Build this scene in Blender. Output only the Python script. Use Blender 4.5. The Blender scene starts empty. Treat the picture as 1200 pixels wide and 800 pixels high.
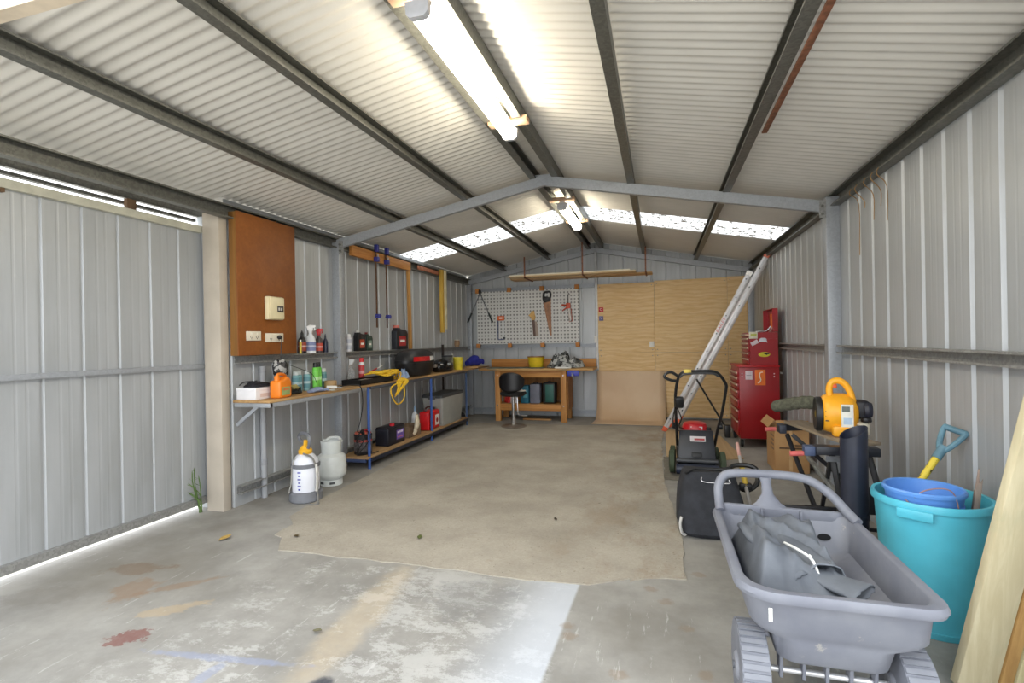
import bpy, bmesh, math, random
from mathutils import Vector, Matrix, noise
random.seed(7)
PI = math.pi
SC = bpy.context.scene
COL = SC.collection

# ------------------------------------------------------------------ camera
YAW, PITCH, ROLL, EYE = .281, -.001, -.018, 1.4
_r = Vector((math.cos(YAW), math.sin(YAW), 0)); _f = Vector((-math.sin(YAW), math.cos(YAW), 0)); _u = Vector((0, 0, 1))
_f2 = _f*math.cos(PITCH) + _u*math.sin(PITCH); _u2 = _u*math.cos(PITCH) - _f*math.sin(PITCH)
_r3 = _r*math.cos(ROLL) + _u2*math.sin(ROLL); _u3 = _u2*math.cos(ROLL) - _r*math.sin(ROLL)
cam = bpy.data.objects.new('camera', bpy.data.cameras.new('camera'))
cam.data.sensor_width = 36; cam.data.lens = 18.0; cam.data.clip_start = .02; cam.data.clip_end = 300
cam.matrix_world = Matrix(((_r3.x, _u3.x, -_f2.x, 0), (_r3.y, _u3.y, -_f2.y, 0), (_r3.z, _u3.z, -_f2.z, EYE), (0, 0, 0, 1)))
COL.objects.link(cam); SC.camera = cam

# ------------------------------------------------------------------ sky, exposure
SC.view_settings.view_transform = 'Standard'; SC.view_settings.look = 'None'
SC.view_settings.gamma = 1.0; SC.view_settings.use_curve_mapping = False
SC.view_settings.exposure = 1.05
wd = bpy.data.worlds.new('overcast_sky'); SC.world = wd; wd.use_nodes = True
bg = wd.node_tree.nodes['Background']
bg.inputs[0].default_value = (.93, .965, 1.0, 1); bg.inputs[1].default_value = 1.9
LAMP = 20.0
SC.cycles.max_bounces = 10; SC.cycles.diffuse_bounces = 6

# ------------------------------------------------------------------ helpers
def s(r, g, b):
    def c(x):
        x /= 255
        return x/12.92 if x <= .04045 else ((x+.055)/1.055)**2.4
    return (c(r), c(g), c(b))

class G:
    def __init__(self, name):
        self.m = bpy.data.materials.new(name); self.m.use_nodes = True
        self.t = self.m.node_tree; self.b = self.t.nodes['Principled BSDF']
        self.co = self.n('ShaderNodeTexCoord').outputs['Object']
    def n(self, k, **kw):
        x = self.t.nodes.new(k)
        for a, v in kw.items(): setattr(x, a, v)
        return x
    def set(self, sock, v):
        if hasattr(v, 'is_output'): self.t.links.new(v, sock)
        elif isinstance(v, tuple) and len(v) == 3 and sock.type == 'RGBA': sock.default_value = (*v, 1)
        else: sock.default_value = v
    def map(self, vec=None, scale=(1, 1, 1), loc=(0, 0, 0), rot=(0, 0, 0)):
        x = self.n('ShaderNodeMapping'); self.set(x.inputs[0], vec or self.co)
        x.inputs[1].default_value = loc; x.inputs[2].default_value = rot; x.inputs[3].default_value = scale
        return x.outputs[0]
    def noise(self, scale=5, detail=4, rough=.55, vec=None, dist=0):
        x = self.n('ShaderNodeTexNoise'); self.set(x.inputs['Vector'], vec or self.co)
        x.inputs['Scale'].default_value = scale; x.inputs['Detail'].default_value = detail
        x.inputs['Roughness'].default_value = rough; x.inputs['Distortion'].default_value = dist
        return x.outputs[0]
    def math(self, op, a, b=0.0, clamp=False):
        x = self.n('ShaderNodeMath', operation=op, use_clamp=clamp); self.set(x.inputs[0], a); self.set(x.inputs[1], b)
        return x.outputs[0]
    def step(self, v, a, b):
        x = self.n('ShaderNodeMapRange', interpolation_type='SMOOTHSTEP'); self.set(x.inputs[0], v)
        x.inputs[1].default_value = a; x.inputs[2].default_value = b
        return x.outputs[0]
    def mix(self, f, a, b, mode='MIX'):
        x = self.n('ShaderNodeMix', data_type='RGBA', blend_type=mode)
        self.set(x.inputs[0], f); self.set(x.inputs[6], a); self.set(x.inputs[7], b)
        return x.outputs[2]
    def xyz(self, vec=None):
        x = self.n('ShaderNodeSeparateXYZ'); self.set(x.inputs[0], vec or self.co)
        return x.outputs
    def bump(self, h, st=.3, d=.01):
        x = self.n('ShaderNodeBump'); self.set(x.inputs['Height'], h)
        x.inputs['Strength'].default_value = st; x.inputs['Distance'].default_value = d
        self.set(self.b.inputs['Normal'], x.outputs[0])
    def fin(self, col, rough=.6, metal=0.0):
        self.set(self.b.inputs['Base Color'], col); self.set(self.b.inputs['Roughness'], rough)
        self.set(self.b.inputs['Metallic'], metal)
        return self.m

MC = {}
def M(rgb, rough=.55, metal=0.0, var=.12, scale=9, bump=0.0):
    """plain procedural material: colour with a mild uneven wear"""
    k = (rgb, rough, metal, var, scale, bump)
    if k not in MC:
        g = G('surface_%d' % len(MC)); c = s(*rgb)
        f = g.noise(scale, 4)
        col = g.mix(g.step(f, .3, .7), tuple(x*(1-var) for x in c), tuple(min(1, x*(1+var)) for x in c))
        if bump: g.bump(g.noise(scale*12, 3), bump, .004)
        MC[k] = g.fin(col, rough, metal)
    return MC[k]

def galv(name, base, var=.25, rough=.45, metal=.35):
    g = G(name); c = s(*base)
    v = g.n('ShaderNodeTexVoronoi'); g.set(v.inputs['Vector'], g.co); v.inputs['Scale'].default_value = 70
    sp = g.step(g.xyz(v.outputs['Color'])[0], 0, 1)
    a = g.mix(sp, tuple(x*(1-var) for x in c), tuple(min(1, x*(1+var)) for x in c))
    dirt = g.step(g.noise(3, 6), .55, .8)
    a = g.mix(g.math('MULTIPLY', dirt, .35), a, s(96, 90, 80))
    return g.fin(a, rough, metal)

def wood(name, c1, c2, axis='x', scale=1.0, rough=.6, knots=0.0, stain=None):
    g = G(name)
    st = {'x': (1.2, 22, 22), 'y': (22, 1.2, 22), 'z': (22, 22, 1.2)}[axis]
    v = g.map(scale=tuple(q*scale for q in st))
    n1 = g.noise(1.0, 6, .6, v, .6); n2 = g.noise(2.2*scale, 3)
    col = g.mix(g.step(n1, .32, .68), s(*c1), s(*c2))
    col = g.mix(g.math('MULTIPLY', g.step(n2, .4, .8), .35), col, tuple(x*.75 for x in s(*c1)))
    if stain:
        col = g.mix(g.math('MULTIPLY', g.step(g.noise(3.5*scale, 5), .5, .72), .6), col, s(*stain))
    g.bump(n1, .15, .003)
    return g.fin(col, rough)

class MB:
    def __init__(self): self.v = []; self.f = []
    def add(self, vs, fs):
        o = len(self.v); self.v += [tuple(p) for p in vs]; self.f += [tuple(i+o for i in q) for q in fs]; return self
    def hexa(self, p):
        return self.add(p, [(0, 3, 2, 1), (4, 5, 6, 7), (0, 1, 5, 4), (1, 2, 6, 5), (2, 3, 7, 6), (3, 0, 4, 7)])
    def bx(self, x0, x1, y0, y1, z0, z1):
        return self.hexa([(x0, y0, z0), (x1, y0, z0), (x1, y1, z0), (x0, y1, z0), (x0, y0, z1), (x1, y0, z1), (x1, y1, z1), (x0, y1, z1)])
    def obox(self, c, size, R=None):
        c = Vector(c); h = [q/2 for q in size]; R = R or Matrix.Identity(3)
        return self.hexa([c + R @ Vector((a*h[0], b*h[1], d*h[2])) for d in (-1, 1) for a, b in ((-1, -1), (1, -1), (1, 1), (-1, 1))])
    def bar(self, a, b, w, t, up=(0, 0, 1)):
        """rectangular bar from a to b, w across, t along up"""
        a = Vector(a); b = Vector(b); d = (b-a).normalized(); x = d.cross(Vector(up))
        if x.length < 1e-4: x = d.cross(Vector((0, 1, 0)))
        x.normalize(); z = x.cross(d)
        return self.hexa([p + x*i*w/2 + z*j*t/2 for p in (a, b) for i, j in ((-1, -1), (1, -1), (1, 1), (-1, 1))])
    def tube(self, pts, r, n=8, closed=False, caps=True, flat=1.0):
        pts = [Vector(p) for p in pts]; m = len(pts); rings = []; nx = None
        for i, p in enumerate(pts):
            if closed: d = pts[(i+1) % m] - pts[i-1]
            else: d = pts[min(i+1, m-1)] - pts[max(i-1, 0)]
            if d.length < 1e-9: d = Vector((0, 0, 1))
            d.normalize()
            if nx is None:
                nx = d.orthogonal().normalized()
            else:
                nx = nx - d*nx.dot(d)
                nx = nx.normalized() if nx.length > 1e-6 else d.orthogonal().normalized()
            ny = d.cross(nx); q = r[i] if isinstance(r, (list, tuple)) else r
            rings.append([p + nx*math.cos(2*PI*k/n)*q + ny*math.sin(2*PI*k/n)*q*flat for k in range(n)])
        return self.loft(rings, closed, caps)
    def loft(self, rings, closed=False, caps=True):
        n = len(rings[0]); m = len(rings); vs = [p for R in rings for p in R]; fs = []
        for i in range(m if closed else m-1):
            j = (i+1) % m
            for k in range(n):
                l = (k+1) % n; fs.append((i*n+k, i*n+l, j*n+l, j*n+k))
        if caps and not closed:
            fs.append(tuple(range(n-1, -1, -1))); fs.append(tuple((m-1)*n+k for k in range(n)))
        return self.add(vs, fs)
    def lathe(self, prof, n=20, c=(0, 0, 0), axis='z', sx=1, sy=1):
        rings = []
        for r, z in prof:
            ring = []
            for k in range(n):
                a = 2*PI*k/n; x, y = math.cos(a)*max(r, 1e-4)*sx, math.sin(a)*max(r, 1e-4)*sy
                p = {'z': (x, y, z), 'y': (x, z, y), 'x': (z, x, y)}[axis]
                ring.append((p[0]+c[0], p[1]+c[1], p[2]+c[2]))
            rings.append(ring)
        return self.loft(rings)
    def prism(self, poly, h0, h1, axis='z'):
        def q(a, b, h): return {'x': (h, a, b), 'y': (a, h, b), 'z': (a, b, h)}[axis]
        n = len(poly); vs = [q(a, b, h0) for a, b in poly] + [q(a, b, h1) for a, b in poly]
        return self.add(vs, [tuple(range(n-1, -1, -1)), tuple(range(n, 2*n))] + [(i, (i+1) % n, (i+1) % n+n, i+n) for i in range(n)])
    def grid(self, fn, nu, nv):
        vs = [fn(i/nu, j/nv) for i in range(nu+1) for j in range(nv+1)]
        return self.add(vs, [(i*(nv+1)+j, (i+1)*(nv+1)+j, (i+1)*(nv+1)+j+1, i*(nv+1)+j+1) for i in range(nu) for j in range(nv)])
    def mesh(self, name, mat, smooth=35, bev=0.0, seg=2, recalc=True):
        me = bpy.data.meshes.new(name); me.from_pydata(self.v, [], self.f); me.update()
        bm = bmesh.new(); bm.from_mesh(me)
        if recalc: bmesh.ops.recalc_face_normals(bm, faces=bm.faces)
        if bev:
            es = [e for e in bm.edges if len(e.link_faces) == 2 and e.calc_face_angle(0) > .5]
            bmesh.ops.bevel(bm, geom=es, offset=bev, segments=seg, affect='EDGES', profile=.5, clamp_overlap=True)
        bm.to_mesh(me); bm.free()
        if smooth:
            me.shade_smooth(); me.set_sharp_from_angle(angle=math.radians(smooth))
        me.materials.append(mat)
        return me
    def build(self, name, mat, parent=None, **kw):
        return link(name, self.mesh(name, mat, **kw), parent)

def link(name, me, parent=None, loc=None, rot=None):
    o = bpy.data.objects.new(name, me); COL.objects.link(o)
    if parent: o.parent = parent
    if loc: o.location = loc
    if rot: o.rotation_euler = rot
    return o
def tag(o, label, cat, group=None, kind=None):
    o['label'] = label; o['category'] = cat
    if group: o['group'] = group
    if kind: o['kind'] = kind
    return o
def thing(name, label, cat, loc=(0, 0, 0), rz=0, group=None):
    o = bpy.data.objects.new(name, None); COL.objects.link(o); o.location = loc; o.rotation_euler = (0, 0, rz)
    o.empty_display_size = .05
    return tag(o, label, cat, group)
def structure(name, obj=None):
    if obj is None:
        obj = bpy.data.objects.new(name, None); COL.objects.link(obj)
    obj['kind'] = 'structure'
    return obj
def copy_tree(o, parent=None):
    c = o.copy(); COL.objects.link(c)
    if parent: c.parent = parent
    for ch in [q for q in list(bpy.data.objects) if q.parent == o]: copy_tree(ch, c)
    return c
def arc(c, r, a0, a1, n, plane='xz'):
    out = []
    for i in range(n+1):
        a = a0+(a1-a0)*i/n; p, q = r*math.cos(a), r*math.sin(a)
        out.append({'xz': (c[0]+p, c[1], c[2]+q), 'yz': (c[0], c[1]+p, c[2]+q), 'xy': (c[0]+p, c[1]+q, c[2])}[plane])
    return out
def spline(pts, n=6):
    """Catmull-Rom through the points"""
    P = [Vector(p) for p in pts]; P = [P[0]*2-P[1]] + P + [P[-1]*2-P[-2]]; out = []
    for i in range(1, len(P)-2):
        for k in range(n):
            t = k/n; a, b, c, d = P[i-1:i+3]
            out.append(.5*((2*b) + (c-a)*t + (2*a-5*b+4*c-d)*t*t + (3*b-a-3*c+d)*t**3))
    out.append(P[-2]); return out

# ------------------------------------------------------------------ shared materials
STEEL = galv('galvanised_steel', (150, 150, 148), .14)
STEEL_D = galv('weathered_galvanised_steel', (112, 112, 108), .18)
PURL = galv('dark_purlin_steel', (106, 106, 100), .16)
STEEL_B = galv('pale_zinc_steel', (164, 168, 174), .06)
def sheet_mat(name, base, streak):
    g = G(name); c = s(*base)
    n = g.noise(1.0, 5, .6, g.map(scale=(6, 6, .5))); n2 = g.noise(1.6, 4)
    col = g.mix(g.step(n, .35, .7), c, s(*streak)); col = g.mix(g.math('MULTIPLY', g.step(n2, .5, .75), .25), col, s(150, 146, 134))
    return g.fin(col, .42, .25)
SHEET = sheet_mat('zinc_wall_sheet', (178, 181, 184), (162, 165, 167))
ROOFM = M((214, 211, 205), .5, .05, .04, 2)
BLACK = M((24, 24, 26), .45); BLACKR = M((30, 30, 32), .8, 0, .2, 20); DGREY = M((62, 63, 66), .55); WHITE = M((226, 226, 222), .45, 0, .04)
RED = M((176, 18, 24), .35, 0, .08); CHROME = M((200, 200, 202), .22, .9, .03); BLUEP = M((66, 98, 168), .45, 0, .1)
PINE = wood('pine', (206, 164, 104), (178, 130, 72), 'x'); PINEY = wood('pine_lengthwise', (206, 164, 104), (178, 130, 72), 'y')
PINEZ = wood('pine_upright', (196, 150, 84), (168, 116, 58), 'z')

# ------------------------------------------------------------------ the shed: sizes in metres
XL, XR, YB, Y0 = -3.56, 1.506, 9.34, 1.36
XC, RZ, SL = -1.09, 3.16, .195                       # ridge line and roof pitch
def roof_z(x): return RZ - SL*abs(x-XC)
PITCH_A = math.atan(SL)

# floor slab: bare concrete with paint, rust and oil marks
g = G('stained_concrete')
n1 = g.noise(2.2, 8, .65); n2 = g.noise(.7, 4); n3 = g.noise(28, 5, .7)
col = g.mix(g.step(n1, .3, .72), s(132, 130, 125), s(162, 160, 155))
col = g.mix(g.math('MULTIPLY', g.step(n2, .45, .7), .5), col, s(124, 118, 106))
X_, Y_, _Z = g.xyz()
def wob(scale, amp, off=0):
    return g.math('MULTIPLY', g.math('SUBTRACT', g.noise(scale, 5, .6, g.map(loc=(off, off*.7, 0))), .5), amp)
def blob(cx, cy, rx, ry, rot=0.0, amp=1.6, sc=9, soft=.25, off=0):
    v = g.map(loc=(0, 0, 0)); vm = g.n('ShaderNodeVectorMath', operation='SUBTRACT'); g.set(vm.inputs[0], v); vm.inputs[1].default_value = (cx, cy, 0)
    m = g.map(vm.outputs[0], rot=(0, 0, -rot)); m2 = g.map(m, scale=(1/rx, 1/ry, 0))
    ln = g.n('ShaderNodeVectorMath', operation='LENGTH'); g.set(ln.inputs[0], m2)
    d = g.math('ADD', g.math('ADD', ln.outputs['Value'], wob(sc, amp*1.9, off)), wob(sc*4, amp*.9, off+2))
    m = g.math('SUBTRACT', 1, g.step(d, 1-soft, 1+soft))
    return g.math('MULTIPLY', m, g.math('ADD', .45, g.math('MULTIPLY', g.noise(17, 5, .7, g.map(loc=(off, 1, 0))), 1.0)), True)
def over(mask, amount, c):
    global col
    col = g.mix(g.math('MULTIPLY', mask, amount), col, c)
flake = g.step(g.math('ADD', g.noise(5, 13, .86, g.map(scale=(1, 1.5, 1))), g.math('MULTIPLY', g.math('SUBTRACT', g.noise(1.3, 3), .5), .55)), .515, .575)
scr = g.step(g.noise(3, 8, .75, g.map(scale=(9, 1.2, 1), rot=(0, 0, .5))), .60, .66)
front = g.math('SUBTRACT', 1, g.step(Y_, 2.75, 3.05))
mid = g.math('MULTIPLY', g.step(X_, -2.7, -1.9), g.math('SUBTRACT', 1, g.step(X_, -.5, -.44)))
over(g.math('MULTIPLY', front, g.math('MULTIPLY', flake, mid)), .40, s(208, 208, 206))
over(g.math('MULTIPLY', scr, front), .4, s(208, 208, 206))
over(blob(-1.5, 2.3, .10, .62, .06, .7, 6, .5), .36, s(200, 180, 146))
# blue-white painted strip: a hard edge on the right, faded to the left
ed = g.math('ADD', X_, g.math('MULTIPLY', g.math('SUBTRACT', 2.9, Y_), .03))
strip = g.math('MULTIPLY', g.step(ed, -.95, -.5), g.math('SUBTRACT', 1, g.step(ed, -.475, -.455)))
strip = g.math('MULTIPLY', strip, g.math('SUBTRACT', 1, g.step(Y_, 2.9, 2.94)))
over(strip, .6, s(208, 215, 226))
over(blob(-1.02, 2.62, .22, .2, 0, 1.2), .35, s(120, 122, 124))
over(blob(-1.9, 1.84, .34, .022, .12, 1.0, 9, .4), .5, s(140, 152, 184))
over(blob(-1.88, 1.74, .03, .1, -.1, .8), .45, s(140, 152, 184))
over(blob(-2.95, 2.24, .10, .15, .3, 1.6, 6), .55, s(140, 112, 86))
over(blob(-2.72, 2.35, .2, .035, .75, 1.2, 8), .5, s(140, 112, 86))
over(blob(-3.2, 2.45, .2, .07, .3, 1.6, 6), .6, s(118, 96, 74))
over(blob(-2.52, 2.13, .15, .05, .7, 1.4, 8), .4, s(190, 164, 122))
over(blob(-2.5, 1.86, .085, .065, .4, 1.5, 12, .12), .75, s(118, 66, 60))
over(blob(-3.4, 2.02, .22, .12, .5, 1.6, 6), .3, s(110, 104, 96))
over(blob(-1.36, 1.79, .06, .06, 0, .5), .9, s(46, 50, 62))
for i, (a, b) in enumerate([(-.07, 2.957), (.006, 2.832), (-.458, 2.478), (-.43, 2.39), (-.189, 2.17), (.1, 2.6), (.16, 2.25), (.2, 3.2)]):
    over(blob(a, b, .035, .03, 0, 1.2, 14, .4, i), .4, s(134, 110, 84))
over(g.math('MULTIPLY', g.step(n3, .62, .8), .5), .5, s(110, 106, 98))
over(g.math('MULTIPLY', g.step(X_, -2.9, -3.4), g.step(g.noise(1.5, 5), .42, .7)), .5, s(112, 106, 98))
g.bump(n3, .25, .004)
CONC = g.fin(col, .75)
structure('floor', MB().bx(XL-.32, XR+.06, .8, YB+.06, -.12, 0).build('floor', CONC, smooth=0))
g = G('pale_gravel_ground')
GR = g.fin(g.mix(g.step(g.noise(3, 6), .3, .7), s(186, 180, 168), s(206, 202, 192)), .9)
structure('ground', MB().bx(-30, 30, -30, 40, -.3, -.13).build('ground', GR, smooth=0))

# wall cladding: one ribbed sheet per pan, ribs pressed outward
PW = .2445
def pan_profile(wide):
    d = .016 if wide else .012; p = [(0, 0), (.015, d), (.028, d), (.043, 0)] if wide else [(0, 0), (.005, d), (.020, d), (.029, 0)]
    for a in (.105, .165): p += [(a, 0), (a+.007, .0007), (a+.015, .0007), (a+.022, 0)]
    return p + [(PW, 0)]
def pan_mesh(name, z0, z1, mat=SHEET, slope=None, wide=False):
    mb = MB(); pr = pan_profile(wide); zt = lambda u: z1 if slope is None else z1+slope*u
    mb.add([(u, d, z0) for u, d in pr] + [(u, d, zt(u)) for u, d in pr], [(i, i+1, i+1+len(pr), i+len(pr)) for i in range(len(pr)-1)])
    return mb.mesh(name, mat, smooth=0, recalc=False)
def c_rail(mb, a, b, h, w, open_dir, t=.003, lip=.012):
    """cold-formed C section from a to b, web upright, mouth towards open_dir"""
    a = Vector(a); b = Vector(b); o = Vector(open_dir); z = Vector((0, 0, 1))
    d = (b-a).normalized(); z = (z - d*z.dot(d)).normalized()
    poly = [(0, 0), (w, 0), (w, lip), (w-t, lip), (w-t, t), (t, t), (t, h-t), (w-t, h-t), (w-t, h-lip), (w, h-lip), (w, h), (0, h)]
    n = len(poly); A = [a+o*p+z*q for p, q in poly]; B = [b+o*p+z*q for p, q in poly]
    fs = [(i, (i+1) % n, (i+1) % n+n, i+n) for i in range(n)]
    for base in (0, n):
        for q in ((0, 1, 4, 5), (1, 2, 3, 4), (0, 5, 6, 11), (6, 7, 10, 11), (7, 8, 9, 10)): fs.append(tuple(k+base for k in q))
    return mb.add(A+B, fs)

# left wall behind the bench
WY = 3.56
wl = structure('wall_left', MB().bx(XL-.045, XL-.035, WY, YB, 0, 2.672).build('wall_left', SHEET, smooth=0))
me = pan_mesh('panel', 0, 2.62); k = 0
while WY + k*PW < YB-.02:
    o = link('panel', me, wl, (XL, WY+k*PW, 0), (0, 0, PI/2)); k += 1
mb = MB(); c_rail(mb, (XL, WY+.05, 1.245), (XL, YB, 1.245), .065, .06, (1, 0, 0)); mb.build('girt', STEEL, wl, smooth=0)
mb = MB(); c_rail(mb, (XL, WY+.05, .11), (XL, YB, .11), .075, .06, (1, 0, 0)); mb.build('bottom_rail', STEEL, wl, smooth=0)
mb = MB(); c_rail(mb, (XL, Y0-.1, 2.49), (XL, YB, 2.49), .11, .07, (1, 0, 0)); mb.build('eave_purlin', PURL, wl, smooth=0)
# right wall
wr = structure('wall_right', MB().bx(XR+.035, XR+.045, Y0, YB, 0, 2.648).build('wall_right', SHEET, smooth=0))
me = pan_mesh('panel', 0, 2.64, wide=True); k = 0
while 1.41 + k*PW < YB-.02:
    link('panel', me, wr, (XR, 1.41+(k+1)*PW, 0), (0, 0, -PI/2)); k += 1
mb = MB(); c_rail(mb, (XR, Y0, 1.245), (XR, 4.96, 1.245), .07, .06, (-1, 0, 0)); mb.build('girt', STEEL, wr, smooth=0)
mb = MB(); c_rail(mb, (XR, 5.14, 1.245), (XR, YB, 1.245), .07, .06, (-1, 0, 0)); mb.build('girt', STEEL, wr, smooth=0)
mb = MB(); c_rail(mb, (XR, Y0-.1, 2.515), (XR, YB, 2.515), .11, .07, (-1, 0, 0)); mb.build('eave_purlin', PURL, wr, smooth=0)
# back wall: gable of ribbed sheets
gab = [(XL, 0), (XR, 0), (XR, roof_z(XR)+.004), (XC, roof_z(XC)+.004), (XL, roof_z(XL)+.004)]
wb = structure('wall_back', MB().prism(gab, YB+.035, YB+.045, 'y').build('wall_back', SHEET, smooth=0))
k = 0
while XL + k*PW < XR-.02:
    x0 = XL+k*PW; x1 = x0+PW
    if x0 < XC < x1: z0, sl = roof_z(x1)-.02, 0
    else: z0, sl = roof_z(x0)-.015, (roof_z(x1)-roof_z(x0))/PW
    m2 = pan_mesh('panel', 0, z0, SHEET, sl)
    link('panel', m2, wb, (x0, YB, 0)); k += 1
for zz in (2.345, 1.265, .06):
    mb = MB(); c_rail(mb, (XL+.06, YB, zz), (-1.1, YB, zz), .065, .06, (0, -1, 0)); mb.build('girt', STEEL_B, wb, smooth=0)

# sliding door of the left side, hung outside the wall line
DX = -3.80
d1 = structure('door_1', MB().bx(DX-.045, DX-.035, .9, 3.52, .075, 2.40).build('door_1', SHEET, smooth=0))
me = pan_mesh('panel', .075, 2.39)
for k in range(11): link('panel', me, d1, (DX, .83+k*PW, 0), (0, 0, PI/2))
MB().bx(DX-.01, DX+.035, .9, 3.5, 1.215, 1.25).build('middle_rail', STEEL_B, d1, smooth=0)
MB().bx(DX-.03, DX+.04, .9, 3.5, .06, .115).build('bottom_rail', STEEL, d1, smooth=0)
MB().bx(DX-.03, DX+.04, .9, 3.5, 2.375, 2.432).build('top_rail', M((186, 184, 168), .5), d1, smooth=0)
mb = MB(); mb.bx(DX-.06, DX-.05, .8, 3.5, 2.474, 2.50).bx(DX-.05, DX-.03, .8, 3.5, 2.476, 2.500); mb.build('track', STEEL_D, d1, smooth=0)
MB().bx(DX-.01, DX+.03, 2.86, 2.93, 2.42, 2.51).build('hanger_bracket', M((110, 84, 60), .7), d1, bev=.004)
MB().bx(DX-.05, DX+.03, 2.10, 2.12, 2.35, 2.42).build('hanger_bracket', M((110, 84, 60), .7), d1)
# fascia outside above the door
structure('trim_4', MB().bx(DX-.10, DX-.06, .8, YB, 2.533, 2.607).build('trim_4', STEEL_D, smooth=0))
# cream post between door and bench wall
CREAM = M((184, 174, 160), .7, 0, .06, 5, .1)
t3 = structure('trim_3', MB().bx(-3.735, -3.562, 3.47, 3.555, 0, 2.615).build('trim_3', CREAM, bev=.004))

MB().bx(-3.86, -3.736, 3.535, 3.555, 0, 2.53).build('jamb', SHEET, t3, smooth=0)
# roof
def roof_mesh(name, side, mat, phase=0):
    mb = MB(); n = 80; amp = .0085; vs = []; up = Vector((side*SL, 0, 1)).normalized()
    xe = XL-.36 if side < 0 else XR+.12
    for i in range(n+1):
        y = .765*i/n; o = amp*math.cos(2*PI*y/.0762)
        for x in (XC, xe): vs.append(Vector((x, y, roof_z(x)+.012)) + up*o)
    mb.add(vs, [(2*i, 2*i+2, 2*i+3, 2*i+1) for i in range(n)])
    return mb.mesh(name, mat, smooth=60, recalc=False)
ce = structure('ceiling')
w1 = structure('window_1')
g = G('translucent_roof_sheet')
tr = g.n('ShaderNodeBsdfTranslucent'); df = g.n('ShaderNodeBsdfDiffuse'); mx = g.n('ShaderNodeMixShader'); tp = g.n('ShaderNodeBsdfTransparent'); m3 = g.n('ShaderNodeMixShader')
deb = g.step(g.noise(17, 4, .75), .52, .58)
c = g.mix(deb, (.62, .63, .62), s(84, 78, 70))
g.set(tr.inputs[0], c); g.set(df.inputs[0], c); mx.inputs[0].default_value = .25
g.t.links.new(tr.outputs[0], mx.inputs[1]); g.t.links.new(df.outputs[0], mx.inputs[2])
g.set(m3.inputs[0], g.math('MULTIPLY', g.math('SUBTRACT', 1, deb), .08)); g.t.links.new(mx.outputs[0], m3.inputs[1]); g.t.links.new(tp.outputs[0], m3.inputs[2])
g.t.links.new(m3.outputs[0], g.t.nodes['Material Output'].inputs[0])
SKYM = g.m
for side in (-1, 1):
    rm = roof_mesh('roof_sheet', side, ROOFM); sm = roof_mesh('skylight_sheet', side, SKYM)
    for k in range(-7, 4):
        y = 6.69+.762*k
        if k == 0: link('skylight_sheet', sm, w1, (0, y, 0))
        else: link('roof_sheet', rm, ce, (0, y, 0))
MB().prism([(XC-.16, RZ-.005), (XC, RZ+.028), (XC+.16, RZ-.005), (XC, RZ+.034)], Y0, YB+.3, 'y').build('ridge_cap', STEEL_D, ce, smooth=0)
PH = .098
for dx in (.145, .88, 1.73):
    for sd in (-1, 1):
        x = XC+sd*dx; mb = MB()
        zt = roof_z(x) - .004 - PH
        c_rail(mb, (x, Y0-.1, zt), (x, YB, zt), PH, .065, (-sd, 0, 0)); mb.build('purlin', PURL, ce, smooth=0)
# portal frame in the middle, gable frame at the back
def rafter(parent, y, depth, thick, side, mat):
    xe = XL+.05 if side < 0 else XR-.05; top = -.106
    p = [(XC, RZ+top), (xe, roof_z(xe)+top), (xe, roof_z(xe)+top-depth), (XC, RZ+top-depth)]
    MB().prism(p, y, y+thick, 'y').build('rafter', mat, parent, smooth=0, bev=.003, seg=1)
t1 = structure('trim_1')
for sd in (-1, 1): rafter(t1, 5.03, .10, .05, sd, STEEL_B)
MB().bx(XC-.09, XC+.09, 5.022, 5.03, RZ-.2, RZ-.1).build('apex_plate', STEEL_B, t1, smooth=0)
MB().bx(XL, XL+.095, 5.02, 5.12, 0, 2.55).build('column', STEEL_B, t1, bev=.004)
MB().bx(XR-.105, XR, 5.02, 5.12, 0, 2.60).build('column', STEEL_B, t1, bev=.004)
for x0 in (XL+.095, XR-.155):
    MB().bx(x0, x0+.05, 5.015, 5.025, 2.42, 2.56).build('bracket', STEEL, t1, smooth=0)
for x0 in (XL+.115, XR-.135):
    b = MB()
    for zz in (2.45, 2.52): b = MB().lathe([(0, 5.0), (.012, 5.0), (.012, 5.015)], 6, (x0, 0, zz), 'y'); b.build('bolt', STEEL_D, t1)
t2 = structure('trim_2')
for sd in (-1, 1): rafter(t2, YB-.07, .09, .06, sd, STEEL_B)
MB().bx(XL, XL+.09, YB-.10, YB-.01, 0, 2.5).build('column', STEEL_B, t2, bev=.003)
MB().bx(XR-.09, XR, YB-.10, YB-.01, 0, 2.5).build('column', STEEL_B, t2, bev=.003)
MB().bx(-1.105, -1.06, YB-.075, YB-.01, 0, 2.98).build('column', M((206, 208, 210), .4, .1), t2, bev=.003)
# header over the shed opening, by which the camera stands
structure('trim_5', MB().bx(XL-.3, XR+.1, 1.17, 1.22, 2.53, 2.70).build('trim_5', M((198, 184, 164), .7), smooth=0))

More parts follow.
